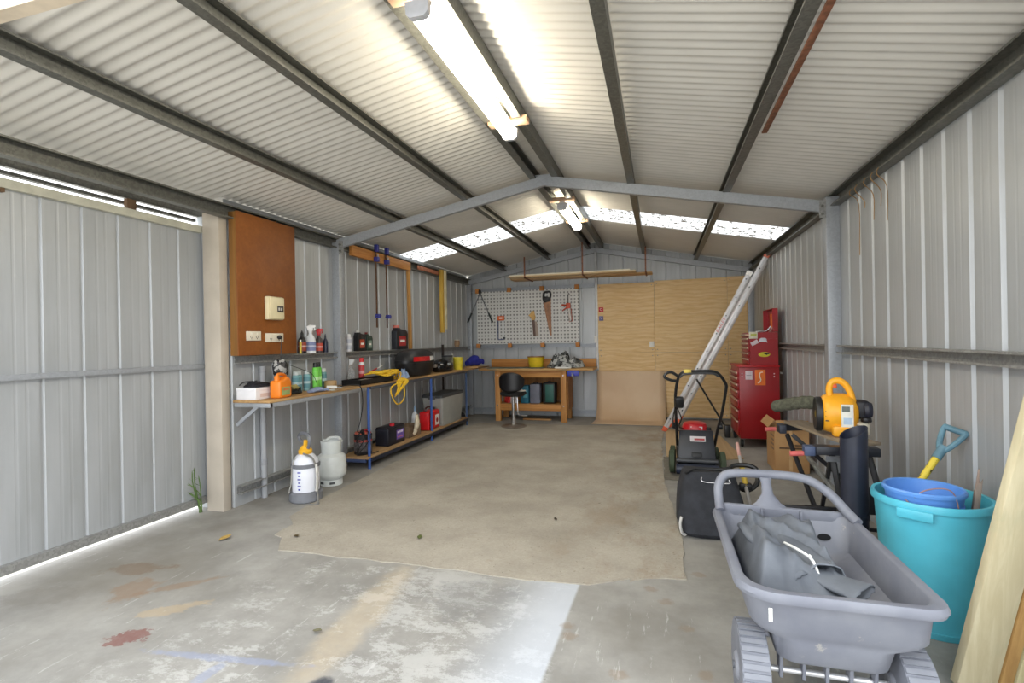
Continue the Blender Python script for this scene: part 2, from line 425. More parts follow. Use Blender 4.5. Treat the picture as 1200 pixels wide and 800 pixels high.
# fluorescent battens on timber blocks between the ridge purlins
DIFF = bpy.data.materials.new('lit_prismatic_diffuser'); DIFF.use_nodes = True
_b = DIFF.node_tree.nodes['Principled BSDF']; _b.inputs['Base Color'].default_value = (.9, .9, .88, 1)
_b.inputs['Emission Color'].default_value = (1, .90, .70, 1); _b.inputs['Emission Strength'].default_value = LAMP
def batten(label, y0, y1, x, z):
    t = thing('fluorescent_batten', label, 'light', (x, y0, z), 0, 'fluorescent battens at the ridge'); L = y1-y0
    MB().bx(-.035, .035, .02, L-.02, .045, .085).build('housing', WHITE, t, bev=.006)
    p = [(-.055, .05), (-.048, .005), (-.03, -.012), (.03, -.012), (.048, .005), (.055, .05)]
    MB().prism(p, .035, L-.035, 'y').build('diffuser', DIFF, t, smooth=0)
    for a in (0, L-.035): MB().prism([(-.06, .06), (-.055, 0), (-.035, -.018), (.035, -.018), (.055, 0), (.06, .06)], a, a+.035, 'y').build('end_cap', M((188, 190, 196), .4), t, smooth=0)
    for a in (-.03, L-.10): MB().bx(-.15, .15, a, a+.09, .086, .125).build('timber_block', M((196, 162, 134), .7, 0, .1), t, bev=.003)
    return t
batten('long lit fluorescent batten on timber blocks, nearest the shed opening', 2.16, 3.72, -1.055, 2.925)
batten('lit fluorescent batten at the ridge beyond the middle frame, by the skylight', 5.9, 7.1, -1.07, 2.935)

# ------------------------------------------------------------------ floor coverings
g = G('beige_carpet'); n = g.noise(2.0, 6, .6); n2 = g.noise(60, 4, .7); n3 = g.noise(5, 8, .75)
col = g.mix(g.step(n, .3, .7), s(160, 153, 140), s(180, 173, 160))
col = g.mix(g.math('MULTIPLY', g.step(n3, .58, .75), .45), col, s(146, 128, 106))
col = g.mix(g.math('MULTIPLY', g.step(g.noise(22, 4, .6), .68, .74), .6), col, s(104, 92, 74))
col = g.mix(g.step(n2, .35, .7), g.mix(.12, col, (0, 0, 0)), col)
_x, _y, _q = g.xyz(); col = g.mix(g.math('MULTIPLY', g.math('MULTIPLY', g.step(_x, -1.2, 0), g.step(g.noise(2.6, 7, .7, g.map(scale=(1, .5, 1), rot=(0, 0, .7))), .46, .66)), .6), col, s(142, 122, 98))
col = g.mix(g.math('MULTIPLY', g.step(g.noise(75, 2, .5), .70, .74), .7), col, s(70, 62, 50))
g.bump(n2, .3, .003)
CARPET = g.fin(col, .95)
def ragged(pts, amp=.012, step=.09, only=None):
    out = []
    for i, a in enumerate(pts):
        b = pts[(i+1) % len(pts)]; L = math.hypot(b[0]-a[0], b[1]-a[1]); m = max(1, int(L/step)) if L < 3.5 else 3
        for k in range(m):
            t = k/m; w = amp if k else 0
            out.append((a[0]+(b[0]-a[0])*t+random.uniform(-w, w), a[1]+(b[1]-a[1])*t+random.uniform(-w, w)))
    return out
cp = ragged([(-2.52, 2.90), (-2.66, 3.10), (-2.75, 3.13), (-2.76, 3.34), (-2.92, 3.49), (-2.96, 3.76), (-3.0, 5.2), (-3.03, 6.7), (-3.03, 8.3), (0.05, 8.35),
             (0.0, 7.06), (0.016, 5.34), (.087, 4.31), (.124, 3.61), (.127, 3.11), (-.087, 3.08), (-.19, 3.011), (-.182, 3.05), (-.41, 2.914), (-.86, 2.889), (-1.54, 2.912)])
o = MB().prism(cp, 0.0005, .007).build('floor_carpet', CARPET, smooth=0)
tag(o, 'large ragged beige carpet laid over the concrete in the middle of the shed', 'carpet')
PLYF = wood('floor_plywood', (196, 170, 130), (178, 150, 112), 'y', .6)
o = MB().prism([(.06, 8.2), (.80, 7.75), (.905, 6.37), (.60, 6.22), (.055, 6.3)], .0005, .009).build('floor_board', PLYF, smooth=0)
tag(o, 'thin tan board lying on the floor beneath the mower and by the red tool cabinet', 'board')
o = MB().prism(ragged([(.02, 6.28), (.60, 6.2), (.52, 5.25), (.03, 5.28)], .008), .0005, .007).build('floor_mat', M((112, 108, 98), .95, 0, .15, 20), smooth=0)
tag(o, 'grey offcut of matting on the floor under the mower wheels', 'mat')
LEAFS = [(-3.05, 2.98, .05, (176, 146, 78), 'yellow dry leaf on the concrete near the cream post'), (-2.56, 3.13, .03, (92, 76, 44), 'dark curled leaf on the front left of the carpet'),
         (-1.67, 3.32, .03, (84, 92, 44), 'green-brown leaf on the middle of the carpet front'), (-.8, 3.9, .02, (60, 50, 40), 'tiny dark leaf scrap in the middle of the carpet'), (-1.62, 2.115, .025, (104, 100, 76), 'small grey-green leaf on the flaking white paint')]
for x, y, r, c, lb in LEAFS:
    a = random.uniform(0, 6); mb = MB()
    mb.grid(lambda u, v: (x+math.cos(a)*(u-.5)*2*r-math.sin(a)*(v-.5)*1.2*r*math.sin(PI*max(.04, min(.96, u))), y+math.sin(a)*(u-.5)*2*r+math.cos(a)*(v-.5)*1.2*r*math.sin(PI*max(.04, min(.96, u))), .009+.010*abs(v-.5)+.008*u), 6, 2)
    tag(mb.build('dry_leaf', M(c, .8, 0, .2, 60)), lb, 'leaf', 'leaves blown onto the floor')

# weeds at the post
mb = MB()
for k in range(11):
    a = random.uniform(-.3, .5)-.6; h = random.uniform(.12, .42); x0 = -3.742+random.uniform(-.02, .0); y0 = 3.44+random.uniform(-.03, .0); w = .006
    P0 = [Vector((x0, y0, -.01)), Vector((x0+.25*h*math.cos(a*2), y0-.2*h, h*.6)), Vector((x0+.5*h*math.cos(a*2+k)*.6, y0-.35*h, h))]
    mb.tube(spline(P0, 4), [.004]*8+[.001], 4, flat=.5)
    for q in (3, 5, 7):
        p = spline(P0, 4)[q]; d = Vector((random.uniform(-1, 1), random.uniform(-1, 0), .3)).normalized()*.05
        e = Vector((0, 0, 1)).cross(d).normalized()*.007
        mb.add([p, p+d*.5+e, p+d, p+d*.5-e], [(0, 1, 2, 3)])
wt = thing('weed_plant', 'thin green weeds growing at the foot of the cream post beside the sliding door', 'plant')
o = mb.build('foliage', M((92, 118, 62), .7), wt, recalc=False); o['kind'] = 'stuff'

# ------------------------------------------------------------------ switchboard panel
g = G('brown_hardboard'); n = g.noise(3, 6, .6); n2 = g.noise(40, 3)
HARD = g.fin(g.mix(g.math('MULTIPLY', g.step(n2, .3, .7), .3), g.mix(g.step(n, .3, .7), s(128, 72, 26), s(148, 88, 36)), s(110, 60, 24)), .5)
t = thing('switchboard_panel', 'tall brown hardboard panel fixed to the wall beside the cream post', 'panel', (-3.475, 3.58, 1.315))
MB().bx(0, .012, -.02, .71, 0, 1.245).build('board', HARD, t, bev=.002)
MB().bx(-.075, -.001, -.02, .02, .0, 1.24).build('batten', wood('dark_batten', (140, 96, 40), (110, 72, 28), 'z'), t, bev=.002)
MB().bx(-.075, 0, .66, .70, .0, 1.24).build('batten', wood('dark_batten_b', (140, 96, 40), (110, 72, 28), 'z'), t, bev=.002)
CRM = M((226, 214, 176), .4, 0, .04)
t = thing('meter_box', 'cream electrical switch box on the brown panel', 'switch box', (-3.461, 3.86, 1.635))
MB().bx(0, .05, 0, .2, 0, .215).build('housing', CRM, t, bev=.012)
MB().bx(.05, .064, .01, .19, .008, .207).build('cover', CRM, t, bev=.008)
MB().bx(.064, .067, .095, .175, .07, .13).build('window', M((70, 66, 64), .3), t, bev=.003)
for k in range(2): MB().bx(.067, .076, .105+.03*k, .118+.03*k, .085, .112).build('breaker_switch', M((190, 186, 180)), t, bev=.002)
def outlet(label, y, w, z, sock):
    t = thing('power_outlet', label, 'outlet', (-3.461, y, z), 0, 'power outlets on the brown panel')
    MB().bx(0, .014, 0, w, 0, .082).build('plate', M((224, 216, 198), .4, 0, .03), t, bev=.004)
    for a in sock:
        MB().bx(.014, .018, a-.008, a+.008, .05, .068).build('rocker_switch', M((232, 228, 214), .35), t, bev=.002)
        for dx, q in ((-.01, .4), (.01, -.4), (0, 0)):
            MB().obox((.0145, a+dx, .03 if dx else .018), (.003, .0035, .012), Matrix.Rotation(q, 3, 'X')).build('pin_slot', BLACK, t, smooth=0)
outlet('cream power outlet on the brown panel with nothing plugged in', 3.64, .165, 1.445, (.05, .115))
outlet('wide cream power outlet on the brown panel with a black plug', 3.865, .225, 1.430, (.06, .165))
t = thing('camo_radio', 'black and grey patterned gadget hanging by its plug cord under the brown panel', 'radio', (-3.40, 3.985, 1.165))
mb = MB()
mb.tube(spline([(-.040, .028, .31), (-.02, .03, .31), (.0, .02, .285), (.0, .012, .2), (0, .01, .105)]), .004, 6); mb.build('cord', BLACK, t)
MB().lathe([(0, -.048), (.018, -.048), (.02, -.03), (.012, -.015), (.006, -.01)], 10, (.008, .028, .31), 'x').build('plug', BLACK, t)
g = G('camouflage_print'); n = g.noise(26, 3, .5)
CAMO = g.fin(g.mix(g.step(n, .50, .54), g.mix(g.step(g.noise(18, 2), .48, .52), s(26, 26, 28), s(70, 70, 72)), s(170, 170, 168)), .7)
mb = MB(); rg = []
for z, a, b in ((-.045, .04, .06), (-.03, .05, .078), (.03, .052, .082), (.06, .048, .076), (.085, .036, .055), (.10, .015, .02)):
    rg.append([(a*math.cos(q)*(1+.08*math.sin(3*q+z*40)), b*math.copysign(abs(math.sin(q))**.7, math.sin(q)), z+.008*math.sin(5*q)) for q in [2*PI*k/20 for k in range(20)]])
mb.loft(rg); mb.build('body', CAMO, t)
MB().tube(spline([(.02, .08, .05), (.05, .22, .0), (.07, .36, -.06), (.08, .42, -.16)]), .003, 5).build('lead', BLACK, t)

# downpipe on the wall under the bench
t = thing('drain_pipe', 'grey plastic pipe standing against the wall under the near bench end', 'pipe', (-3.527, 3.90, 0))
MB().lathe([(.027, .0), (.027, 1.19), (.024, 1.19), (.024, 0)], 18).build('pipe', M((150, 152, 156), .4, 0, .05), t)
MB().lathe([(.031, 1.15), (.031, 1.21), (.0, 1.215)], 18).build('cap', M((140, 142, 146), .4), t)
MB().lathe([(.031, .30), (.031, .36), (.0275, .36), (.0275, .30)], 18).build('collar', M((140, 142, 146), .4), t)

# ------------------------------------------------------------------ bench along the left wall
BT = .94; BXF = -3.12
t = thing('side_bench', 'long narrow timber-topped bench with blue steel legs along the left wall', 'bench', (0, 0, 0))
TOPW = wood('bench_top_ply', (186, 150, 100), (156, 120, 76), 'y', .8, .65, 0, (120, 92, 62))
MB().bx(-3.495, BXF, 3.52, 6.25, BT-.022, BT).build('worktop', TOPW, t, bev=.003)
MB().bx(-3.495, BXF, 6.252, 9.22, BT-.022, BT).build('worktop', TOPW, t, bev=.003)
MB().bx(BXF-.045, BXF-.005, 3.54, 5.0, BT-.06, BT-.023).build('edge_rail', STEEL_B, t, bev=.003)
MB().bx(-3.49, BXF-.005, 3.53, 3.565, BT-.06, BT-.023).build('end_rail', STEEL_B, t, bev=.003)
MB().bar((-3.49, 3.56, .72), (-3.27, 3.56, .885), .03, .03, (0, 1, 0)).build('brace', STEEL_B, t, bev=.003)
for y in (5.06, 6.69, 8.06):
    mb = MB(); mb.bx(-3.155, BXF, y-.018, y-.014, 0, .915).bx(-3.155, -3.151, y-.018, y+.02, 0, .915)
    mb.build('leg', BLUEP if y < 8 else M((72, 92, 128), .5), t, smooth=0)
for y in (5.06, 7.9):
    MB().bx(-3.497, -3.484, y-.03, y+.03, 0, .915).build('rear_leg', BLUEP if y < 6 else M((40, 30, 28), .6), t, bev=.002)
MB().bx(-3.155, BXF+.002, 5.08, 8.06, .885, .917).build('shelf_beam', M((70, 74, 82), .5), t, bev=.002)
MB().bx(-3.49, BXF-.003, 4.98, 8.10, .118, .14).build('lower_shelf', wood('shelf_board', (176, 142, 100), (152, 120, 80), 'y', .8, .7), t, bev=.002)
MB().bx(-3.15, BXF+.003, 5.08, 8.08, .075, .117).build('shelf_beam', M((34, 38, 52), .5), t, bev=.002)
MB().bx(-3.48, -3.15, 4.985, 5.01, .08, .117).build('shelf_beam', M((60, 74, 110), .5), t, bev=.002)

# ------------------------------------------------------------------ bottles and cans
def bottle(name, label, cat, loc, kind, r, h, col, cap, lab=None, group=None, rz=0, ry=None):
    t = thing(name, label, cat, loc, rz, group); m = M(col, .35); mc = M(cap, .4)
    ry = ry or r
    def body(prof): MB().lathe([(a, b) for a, b in prof], 18, sx=1, sy=ry/r).build('body', m, t)
    if kind == 'can':
        body([(0, 0), (r*.94, 0), (r, .006), (r, h*.78), (r*.8, h*.82), (r*.55, h*.84), (0, h*.84)])
        MB().lathe([(r*.75, h*.82), (r*.75, h*.97), (r*.6, h), (0, h)], 16).build('cap', mc, t)
        a0, a1 = .12, .7
    elif kind == 'spray':
        body([(0, 0), (r*.95, 0), (r, .01), (r, h*.42), (r*.8, h*.56), (r*.38, h*.66), (r*.32, h*.72), (0, h*.72)])
        MB().lathe([(r*.42, h*.72), (r*.42, h*.79), (0, h*.79)], 14).build('collar', mc, t)
        mb = MB(); mb.prism([(-r*.5, h*.79), (r*.45, h*.79), (r*.5, h*.88), (r*1.0, h*.93), (r*1.0, h*.985), (-r*.1, h), (-r*.7, h*.95)], -r*.3, r*.3, 'y'); mb.build('spray_head', mc, t, bev=.003)
        MB().tube([(r*.72, 0, h*.92), (r*.85, 0, h*.85), (r*.65, 0, h*.80)], r*.13, 6).build('trigger', mc, t)
        a0, a1 = .08, .40
    elif kind == 'long':
        body([(0, 0), (r*.95, 0), (r, .01), (r, h*.55), (r*.75, h*.66), (r*.4, h*.74), (r*.3, h*.8), (0, h*.8)])
        MB().lathe([(r*.36, h*.76), (r*.34, h*.88), (r*.16, h*.96), (r*.1, h), (0, h)], 14).build('cap', mc, t); a0, a1 = .1, .5
    elif kind == 'tub':
        body([(0, 0), (r*.8, 0), (r*.82, .005), (r, h*.93), (r*.95, h*.93), (r*.78, .02), (0, .02)])
        MB().lathe([(r*1.03, h*.92), (r*1.05, h*.95), (r*1.03, h), (r*.9, h), (r*.9, h*.97), (0, h*.97)], 20).build('lid', mc, t); a0, a1 = .25, .75
    elif kind == 'oil':      # flat-sided motor oil bottle
        for nm, poly in (('body', [(-r, 0), (r, 0), (r, h*.66), (r*.75, h*.8), (-r*.35, h*.86), (-r*.35, h*.9), (-r*.75, h*.9), (-r*.75, h*.84), (-r, h*.74)]),):
            MB().prism(poly, -ry, ry, 'x').build(nm, m, t, bev=min(r, ry)*.3, seg=3)
        MB().lathe([(r*.26, h*.9), (r*.26, h), (0, h)], 14, (0, -r*.55, 0)).build('cap', mc, t)
        MB().tube(spline([(0, r*.7, h*.76), (0, r*.98, h*.72), (0, r*1.02, h*.55), (0, r*.9, h*.5)]), r*.1, 8).build('handle', m, t)
        if lab: MB().bx(ry*.99, ry*1.03, -r*.6, r*.6, h*.15, h*.56).build('paper_label', M(lab, .5), t, smooth=0); MB().bx(ry*1.03, ry*1.05, -r*.4, r*.4, h*.30, h*.40).build('print', M((230, 226, 220), .5), t, smooth=0)
        return t
    if lab:
        q = ry/r
        MB().lathe([(r*1.01, h*a0), (r*1.015, h*a0+.001), (r*1.015, h*a1-.001), (r*1.01, h*a1), (r*.99, h*a1), (r*.99, h*a0)], 18, sx=1, sy=q).build('paper_label', M(lab, .5), t)
        if kind != 'tub':
            mb = MB().lathe([(r*1.018, h*(a0+.4*(a1-a0))), (r*1.022, h*(a0+.41*(a1-a0))), (r*1.022, h*(a0+.6*(a1-a0))), (r*1.018, h*(a0+.61*(a1-a0)))], 18, sx=1, sy=q); mb.build('label_band', M(tuple(min(255, int(c*.45+135)) for c in lab), .5), t)
    return t
gg = 'bottles and cans along the left wall rail'
GZ = 1.3115; GX = -3.525
# girt top carries them
bottle('lubricant_bottle', 'black bottle with yellow collar and black nozzle on the wall rail beside the brown panel', 'bottle', (GX, 4.45, GZ), 'long', .040, .235, (30, 28, 30), (26, 26, 28), (150, 62, 44), gg)
bottle('paint_pen', 'thin yellow tube with a white tip against the edge of the brown panel', 'tube', (GX+.035, 4.38, GZ), 'can', .012, .14, (214, 190, 70), (228, 228, 220), None, gg)
bottle('spray_bottle', 'white trigger spray bottle with blue label on the wall rail', 'bottle', (GX+.005, 4.575, GZ), 'spray', .052, .295, (222, 224, 226), (232, 232, 232), (124, 132, 172), gg, .6, .04)
bottle('spray_bottle', 'clear dark spray bottle with red trigger head on the wall rail', 'bottle', (GX, 4.72, GZ), 'spray', .042, .26, (60, 52, 52), (190, 30, 36), (186, 70, 52), gg, .5, .036)
bottle('cleaner_bottle', 'slim dark blue bottle half hidden behind the left steel column', 'bottle', (GX, 4.83, GZ), 'long', .028, .205, (36, 42, 62), (30, 34, 50), None, gg)
bottle('spray_can', 'dark aerosol can with red and white cap just right of the steel column', 'can', (GX, 5.165, GZ), 'can', .031, .21, (90, 76, 66), (186, 60, 52), (120, 96, 78), gg)
bottle('spray_can', 'white aerosol can with black marks right of the steel column', 'can', (GX, 5.27, GZ), 'can', .032, .205, (224, 224, 228), (228, 228, 230), (190, 194, 206), gg)
bottle('oil_bottle', 'black squat oil bottle with red and white label and pale neck on the wall rail', 'bottle', (GX, 5.50, GZ), 'oil', .085, .25, (26, 26, 28), (200, 200, 196), (182, 76, 52), gg, 0, .035)
bottle('oil_bottle', 'dark green oil bottle with dark red cap on the wall rail', 'bottle', (GX, 5.68, GZ), 'oil', .066, .23, (34, 56, 46), (110, 30, 30), (130, 150, 140), gg, 0, .032)
bottle('oil_jug', 'large black oil jug with red cap and red label on the wall rail', 'bottle', (GX, 6.50, GZ), 'oil', .165, .335, (28, 30, 38), (206, 110, 96), (170, 46, 48), gg, 0, .045)
bottle('mug', 'small brown and white mug at the far end of the wall rail', 'mug', (GX, 8.62, GZ), 'tub', .05, .13, (140, 112, 84), (226, 222, 210), (156, 126, 94), gg)
# bench items
gb = 'bottles and cans at the back of the side bench'
def on(x, y): return (x, y, BT+.0012)
for x, y, c, lb in ((-3.41, 4.20, (128, 176, 182), 'pale teal aerosol can at the left of the bench cans'), (-3.44, 4.28, (120, 168, 176), 'teal aerosol can second from the left behind the cable tangle'), (-3.41, 4.365, (134, 180, 186), 'teal aerosol can touching the green bottles')):
    bottle('spray_can', lb, 'can', on(x, y), 'can', .033, .20, c, (206, 214, 214), (98, 148, 158), gb)
bottle('lotion_bottle', 'bright green bottle with black cap, the nearer of the green pair', 'bottle', on(-3.375, 4.455), 'can', .032, .275, (112, 206, 76), (22, 24, 24), (126, 216, 90), gb)
bottle('lotion_bottle', 'bright green bottle with black cap, the farther of the green pair', 'bottle', on(-3.405, 4.54), 'can', .032, .275, (104, 198, 70), (22, 24, 24), (120, 210, 86), gb)
bottle('spray_can', 'teal aerosol can right of the green bottles by the tape roll', 'can', on(-3.445, 4.68), 'can', .032, .205, (120, 168, 172), (210, 216, 214), (96, 142, 150), gb)
bottle('spray_can', 'white aerosol can with red cap standing behind the black tray', 'can', on(-3.443, 5.40), 'can', .034, .29, (222, 220, 220), (206, 34, 40), (196, 62, 64), gb)
t = thing('clear_bottle', 'clear plastic spray bottle on the bench just beyond the steel column', 'bottle', on(-3.443, 5.18))
g = G('clear_plastic'); g.b.inputs['Transmission Weight'].default_value = .85; g.b.inputs['IOR'].default_value = 1.2
CLEAR = g.fin((.9, .92, .92), .15)
MB().lathe([(0, 0), (.038, 0), (.042, .01), (.042, .13), (.03, .17), (.016, .2), (.016, .22), (0, .22)], 18).build('body', CLEAR, t)
MB().prism([(-.02, .22), (.02, .22), (.045, .26), (.045, .275), (-.02, .285)], -.01, .01, 'y').build('spray_head', M((210, 212, 212)), t, bev=.002)
t = thing('tape_roll', 'roll of tan tape beside the teal can on the bench', 'tape', on(-3.33, 4.635))
MB().lathe([(.03, 0), (.062, 0), (.063, .003), (.063, .075), (.06, .078), (.03, .078), (.03, 0)], 24).build('tape', M((176, 146, 104), .5), t)
MB().lathe([(.026, .002), (.031, .002), (.031, .076), (.026, .076), (.026, .002)], 24).build('core', M((150, 120, 84), .7), t)
t = thing('carton', 'flat white cardboard carton at the near end of the bench', 'box', on(-3.36, 3.645), .0)
WHC = M((224, 222, 224), .6, 0, .03)
MB().bx(-.11, .09, -.11, .12, 0, .1).build('box', WHC, t, bev=.003)
MB().bx(-.112, .092, -.112, .122, .075, .101).build('lid', WHC, t, bev=.003)
MB().bx(.0905, .0915, -.06, .08, .02, .05).build('print', M((206, 190, 184), .6), t, smooth=0)
def lump(R, nu=22, nv=14, h=.05, f=3.0, seed=0, crease=.5, ell=(1, 1)):
    """a crumpled heap of cloth, closed at the rim"""
    off = Vector((seed*3.1, seed*1.7, seed))
    def fn(u, v):
        a = 2*PI*u; r = R*min(1, v*1.06)
        q = Vector((math.cos(a)*r*ell[0], math.sin(a)*r*ell[1], 0)); k = 1-v**2.4
        n = noise.noise(q*f/R+off); m = abs(noise.noise(q*f*2.1/R+off*2))
        rr = 1+.25*noise.noise(Vector((math.cos(a), math.sin(a), seed))*1.5)
        return (q.x*rr, q.y*rr, max(.002, h*k*(.75+.8*n-crease*m*1.2)+.004))
    return MB().grid(fn, nu*2, nv)
t = thing('black_bag', 'crumpled black cloth bag lying on the white carton', 'bag', (-3.37, 3.65, BT+.1035))
lump(.115, h=.05, seed=1).build('cloth', M((30, 31, 38), .8, 0, .3, 20), t, recalc=True)
MB().tube(spline([(-.08, -.10, .02), (0, -.12, .05), (.09, -.05, .045), (.11, .06, .02)]), .006, 6).build('strap', BLACK, t)
t = thing('orange_jug', 'orange plastic jug with green label at the bench edge', 'jug', on(-3.195, 3.745), .1)
ORG = M((232, 128, 30), .4, 0, .06)
MB().prism([(-.085, 0), (.085, 0), (.085, .135), (.06, .175), (.02, .185), (-.02, .16), (-.085, .15)], -.052, .052, 'y').build('body', ORG, t, bev=.018, seg=3)
for o in [q for q in t.children]: o.rotation_euler.z = PI/2
MB().tube(spline([(0, -.02, .165), (0, -.045, .20), (0, .01, .205), (0, .062, .185), (0, .075, .14)]), .013, 8).build('handle', ORG, t)
MB().lathe([(.022, .15), (.022, .19), (.016, .195), (0, .195)], 14, (0, -.055, 0)).build('cap', ORG, t)
MB().bx(.053, .0545, -.06, .05, .025, .095).build('paper_label', M((150, 168, 110), .5), t, smooth=0)
MB().bx(.0545, .0555, -.045, .035, .065, .085).build('print', M((206, 120, 70), .5), t, smooth=0)
def tangle(c, R, n, seed, zs=.06, ell=1.6):
    rnd = random.Random(seed); P = []
    for k in range(n):
        a = k*1.9+rnd.uniform(-.6, .6); r = R*rnd.uniform(.35, 1)
        P.append((c[0]+math.cos(a)*r, c[1]+math.sin(a)*r*ell, c[2]+.008+rnd.uniform(0, zs)*(1.1-r/R)))
    return spline(P, 6)
t = thing('cable_tangle', 'black tangle of leads and drill chargers on the bench behind the orange jug', 'cable', on(-3.335, 4.02))
MB().tube(tangle((0, 0, 0), .10, 44, 3), .008, 5).build('cable', M((26, 26, 28), .6, 0, .3, 30), t)
MB().obox((-.02, -.04, .035), (.11, .14, .07), Matrix.Rotation(.3, 3, 'Z')).build('charger', M((40, 40, 44), .5), t, bev=.01)
MB().obox((-.02, .10, .03), (.09, .09, .06), Matrix.Rotation(-.5, 3, 'Z')).build('charger', BLACK, t, bev=.01)
MB().obox((.02, .05, .06), (.05, .07, .03), Matrix.Rotation(.7, 3, 'Y')).build('connector', M((150, 140, 80), .5), t, bev=.005)
def glove(name, label, cat, loc, rz, col, sc=1.0):
    t = thing(name, label, cat, loc, rz); m = M(col, .8, 0, .12, 25)
    rg = []
    for x, w, h in ((-.10, .040, .012), (-.05, .042, .02), (0, .048, .026), (.04, .046, .022), (.055, .04, .014)):
        rg.append([(x*sc, w*math.cos(q)*sc, (h*math.sin(q)+h+.003*math.sin(3*q+x*50))*sc+.002) for q in [2*PI*k/14 for k in range(14)]])
    MB().loft(rg).build('palm', m, t)
    for k, (y, L) in enumerate(((-.033, .055), (-.011, .07), (.011, .068), (.032, .055))):
        MB().tube(spline([(.045*sc, y*sc, .018*sc), ((.045+L*.6)*sc, (y*1.2)*sc, .022*sc), ((.045+L)*sc, y*1.35*sc, .012*sc)], 4), [.011*sc]*8+[.006*sc], 8).build('finger', m, t)
    MB().tube(spline([(-.02*sc, .04*sc, .016*sc), (.02*sc, .075*sc, .016*sc), (.045*sc, .085*sc, .012*sc)], 4), [.012*sc]*8+[.007*sc], 8).build('thumb', m, t)
    return t
glove('work_glove', 'blue-grey work glove lying at the bench edge', 'glove', on(-3.175, 4.22), 1.45, (128, 140, 168))
t = thing('white_tool', 'small white hand tool with a lead near the tape roll', 'tool', on(-3.22, 4.52), .6)
MB().tube([(-.06, 0, .022), (.04, 0, .018)], .016, 10).build('handle', WHITE, t); MB().tube([(.04, 0, .018), (.09, 0, .014)], .006, 8).build('tip', STEEL, t)
tag(MB().grid(lambda u, v: (-3.20+u*.10, 4.36+v*.15, BT+.003+.004*math.sin(u*5+v*3)), 6, 6).build('paper_sheet', WHITE, smooth=60), 'small white paper lying flat on the bench', 'paper')
t = thing('black_tray', 'shallow black plastic tray holding papers on the middle of the bench', 'tray', on(-3.27, 5.28))
mb = MB(); mb.bx(-.12, .12, -.36, .36, 0, .008)
for a in ((-.12, -.112, -.36, .36), (.112, .12, -.36, .36), (-.12, .12, -.36, -.352), (-.12, .12, .352, .36)): mb.bx(*a, 0, .06)
mb.build('tray', M((20, 20, 22), .4), t, smooth=0)
MB().obox((-.01, .0, .035), (.15, .22, .02), Matrix.Rotation(.2, 3, 'Z')).build('paper_pad', M((176, 170, 160), .6), t, bev=.002)
t = thing('extension_lead', 'black extension lead running down from the bench to the lower shelf', 'cable')
P = spline([(-3.24, 4.68, .955), (-3.16, 4.80, .962), (-3.105, 4.85, .93), (-3.10, 4.87, .75), (-3.13, 4.86, .55), (-3.15, 4.84, .45), (-3.12, 4.92, .42), (-3.10, 4.86, .36), (-3.16, 4.83, .34), (-3.17, 4.9, .40), (-3.12, 4.86, .46), (-3.10, 4.97, .43), (-3.09, 4.96, .33), (-3.19, 4.90, .20), (-3.17, 4.88, .30), (-3.13, 4.80, .40), (-3.09, 4.84, .46), (-3.13, 4.93, .35), (-3.22, 4.95, .22), (-3.27, 5.02, .152), (-3.18, 5.14, .149), (-3.165, 5.28, .149)], 6)
MB().tube(P, .0055, 6).build('cable', BLACK, t)
MB().obox((-3.105, 4.87, .44), (.03, .03, .06), Matrix.Rotation(.4, 3, 'X')).build('socket', BLACK, t, bev=.006)
# yellow rope, light blue rag, red stick
t = thing('rope_coil', 'yellow rope heaped on the bench with a loop hanging over the edge', 'rope', (0, 0, 0))
P = []; rnd = random.Random(5)
for k in range(64):
    u = k/63; a = k*.95; y = 5.53+.10*math.sin(k*.21)+(.10+.16*rnd.random())*math.sin(a)
    P.append((-3.22+(.06+.08*rnd.random())*math.cos(a), y, BT+.014+(.066 if y < 5.80 else 0)+rnd.uniform(0, .05)))
P += [(-3.15, 5.78, BT+.10), (-3.12, 5.74, BT+.03), (-3.085, 5.62, BT-.03)]
for k in range(9):
    P += [(-3.075-.004*(k % 3), 5.60-.02*k+.1, BT-.09-.012*k), (-3.07, 5.86-.01*k, BT-.02), (-3.12, 5.8, BT+.02), (-3.085, 5.60+.02*k, BT-.01)]
P += [(-3.085, 5.48, BT-.06), (-3.08, 5.46, BT-.16), (-3.075, 5.58, BT-.28), (-3.08, 5.74, BT-.25), (-3.08, 5.78, BT-.14), (-3.085, 5.74, BT-.02)]
MB().tube(spline(P, 4), .0085, 6).build('rope', M((232, 190, 44), .7, 0, .15, 60), t)
t = thing('blue_rag', 'light blue crumpled rag on the bench behind the yellow rope', 'cloth', on(-3.19, 5.965))
lump(.09, h=.13, seed=4, ell=(.7, 1.2)).build('cloth', M((150, 172, 208), .85, 0, .1, 20), t)
t = thing('red_stick', 'red handled rod leaning on the rope beside the black top case', 'rod')
MB().tube([(-3.37, 5.28, BT+.075), (-3.37, 5.62, BT+.15)], .009, 8).build('handle', M((168, 40, 48)), t); MB().tube([(-3.37, 5.62, BT+.15), (-3.37, 5.75, BT+.178)], .006, 8).build('tip', WHITE, t)
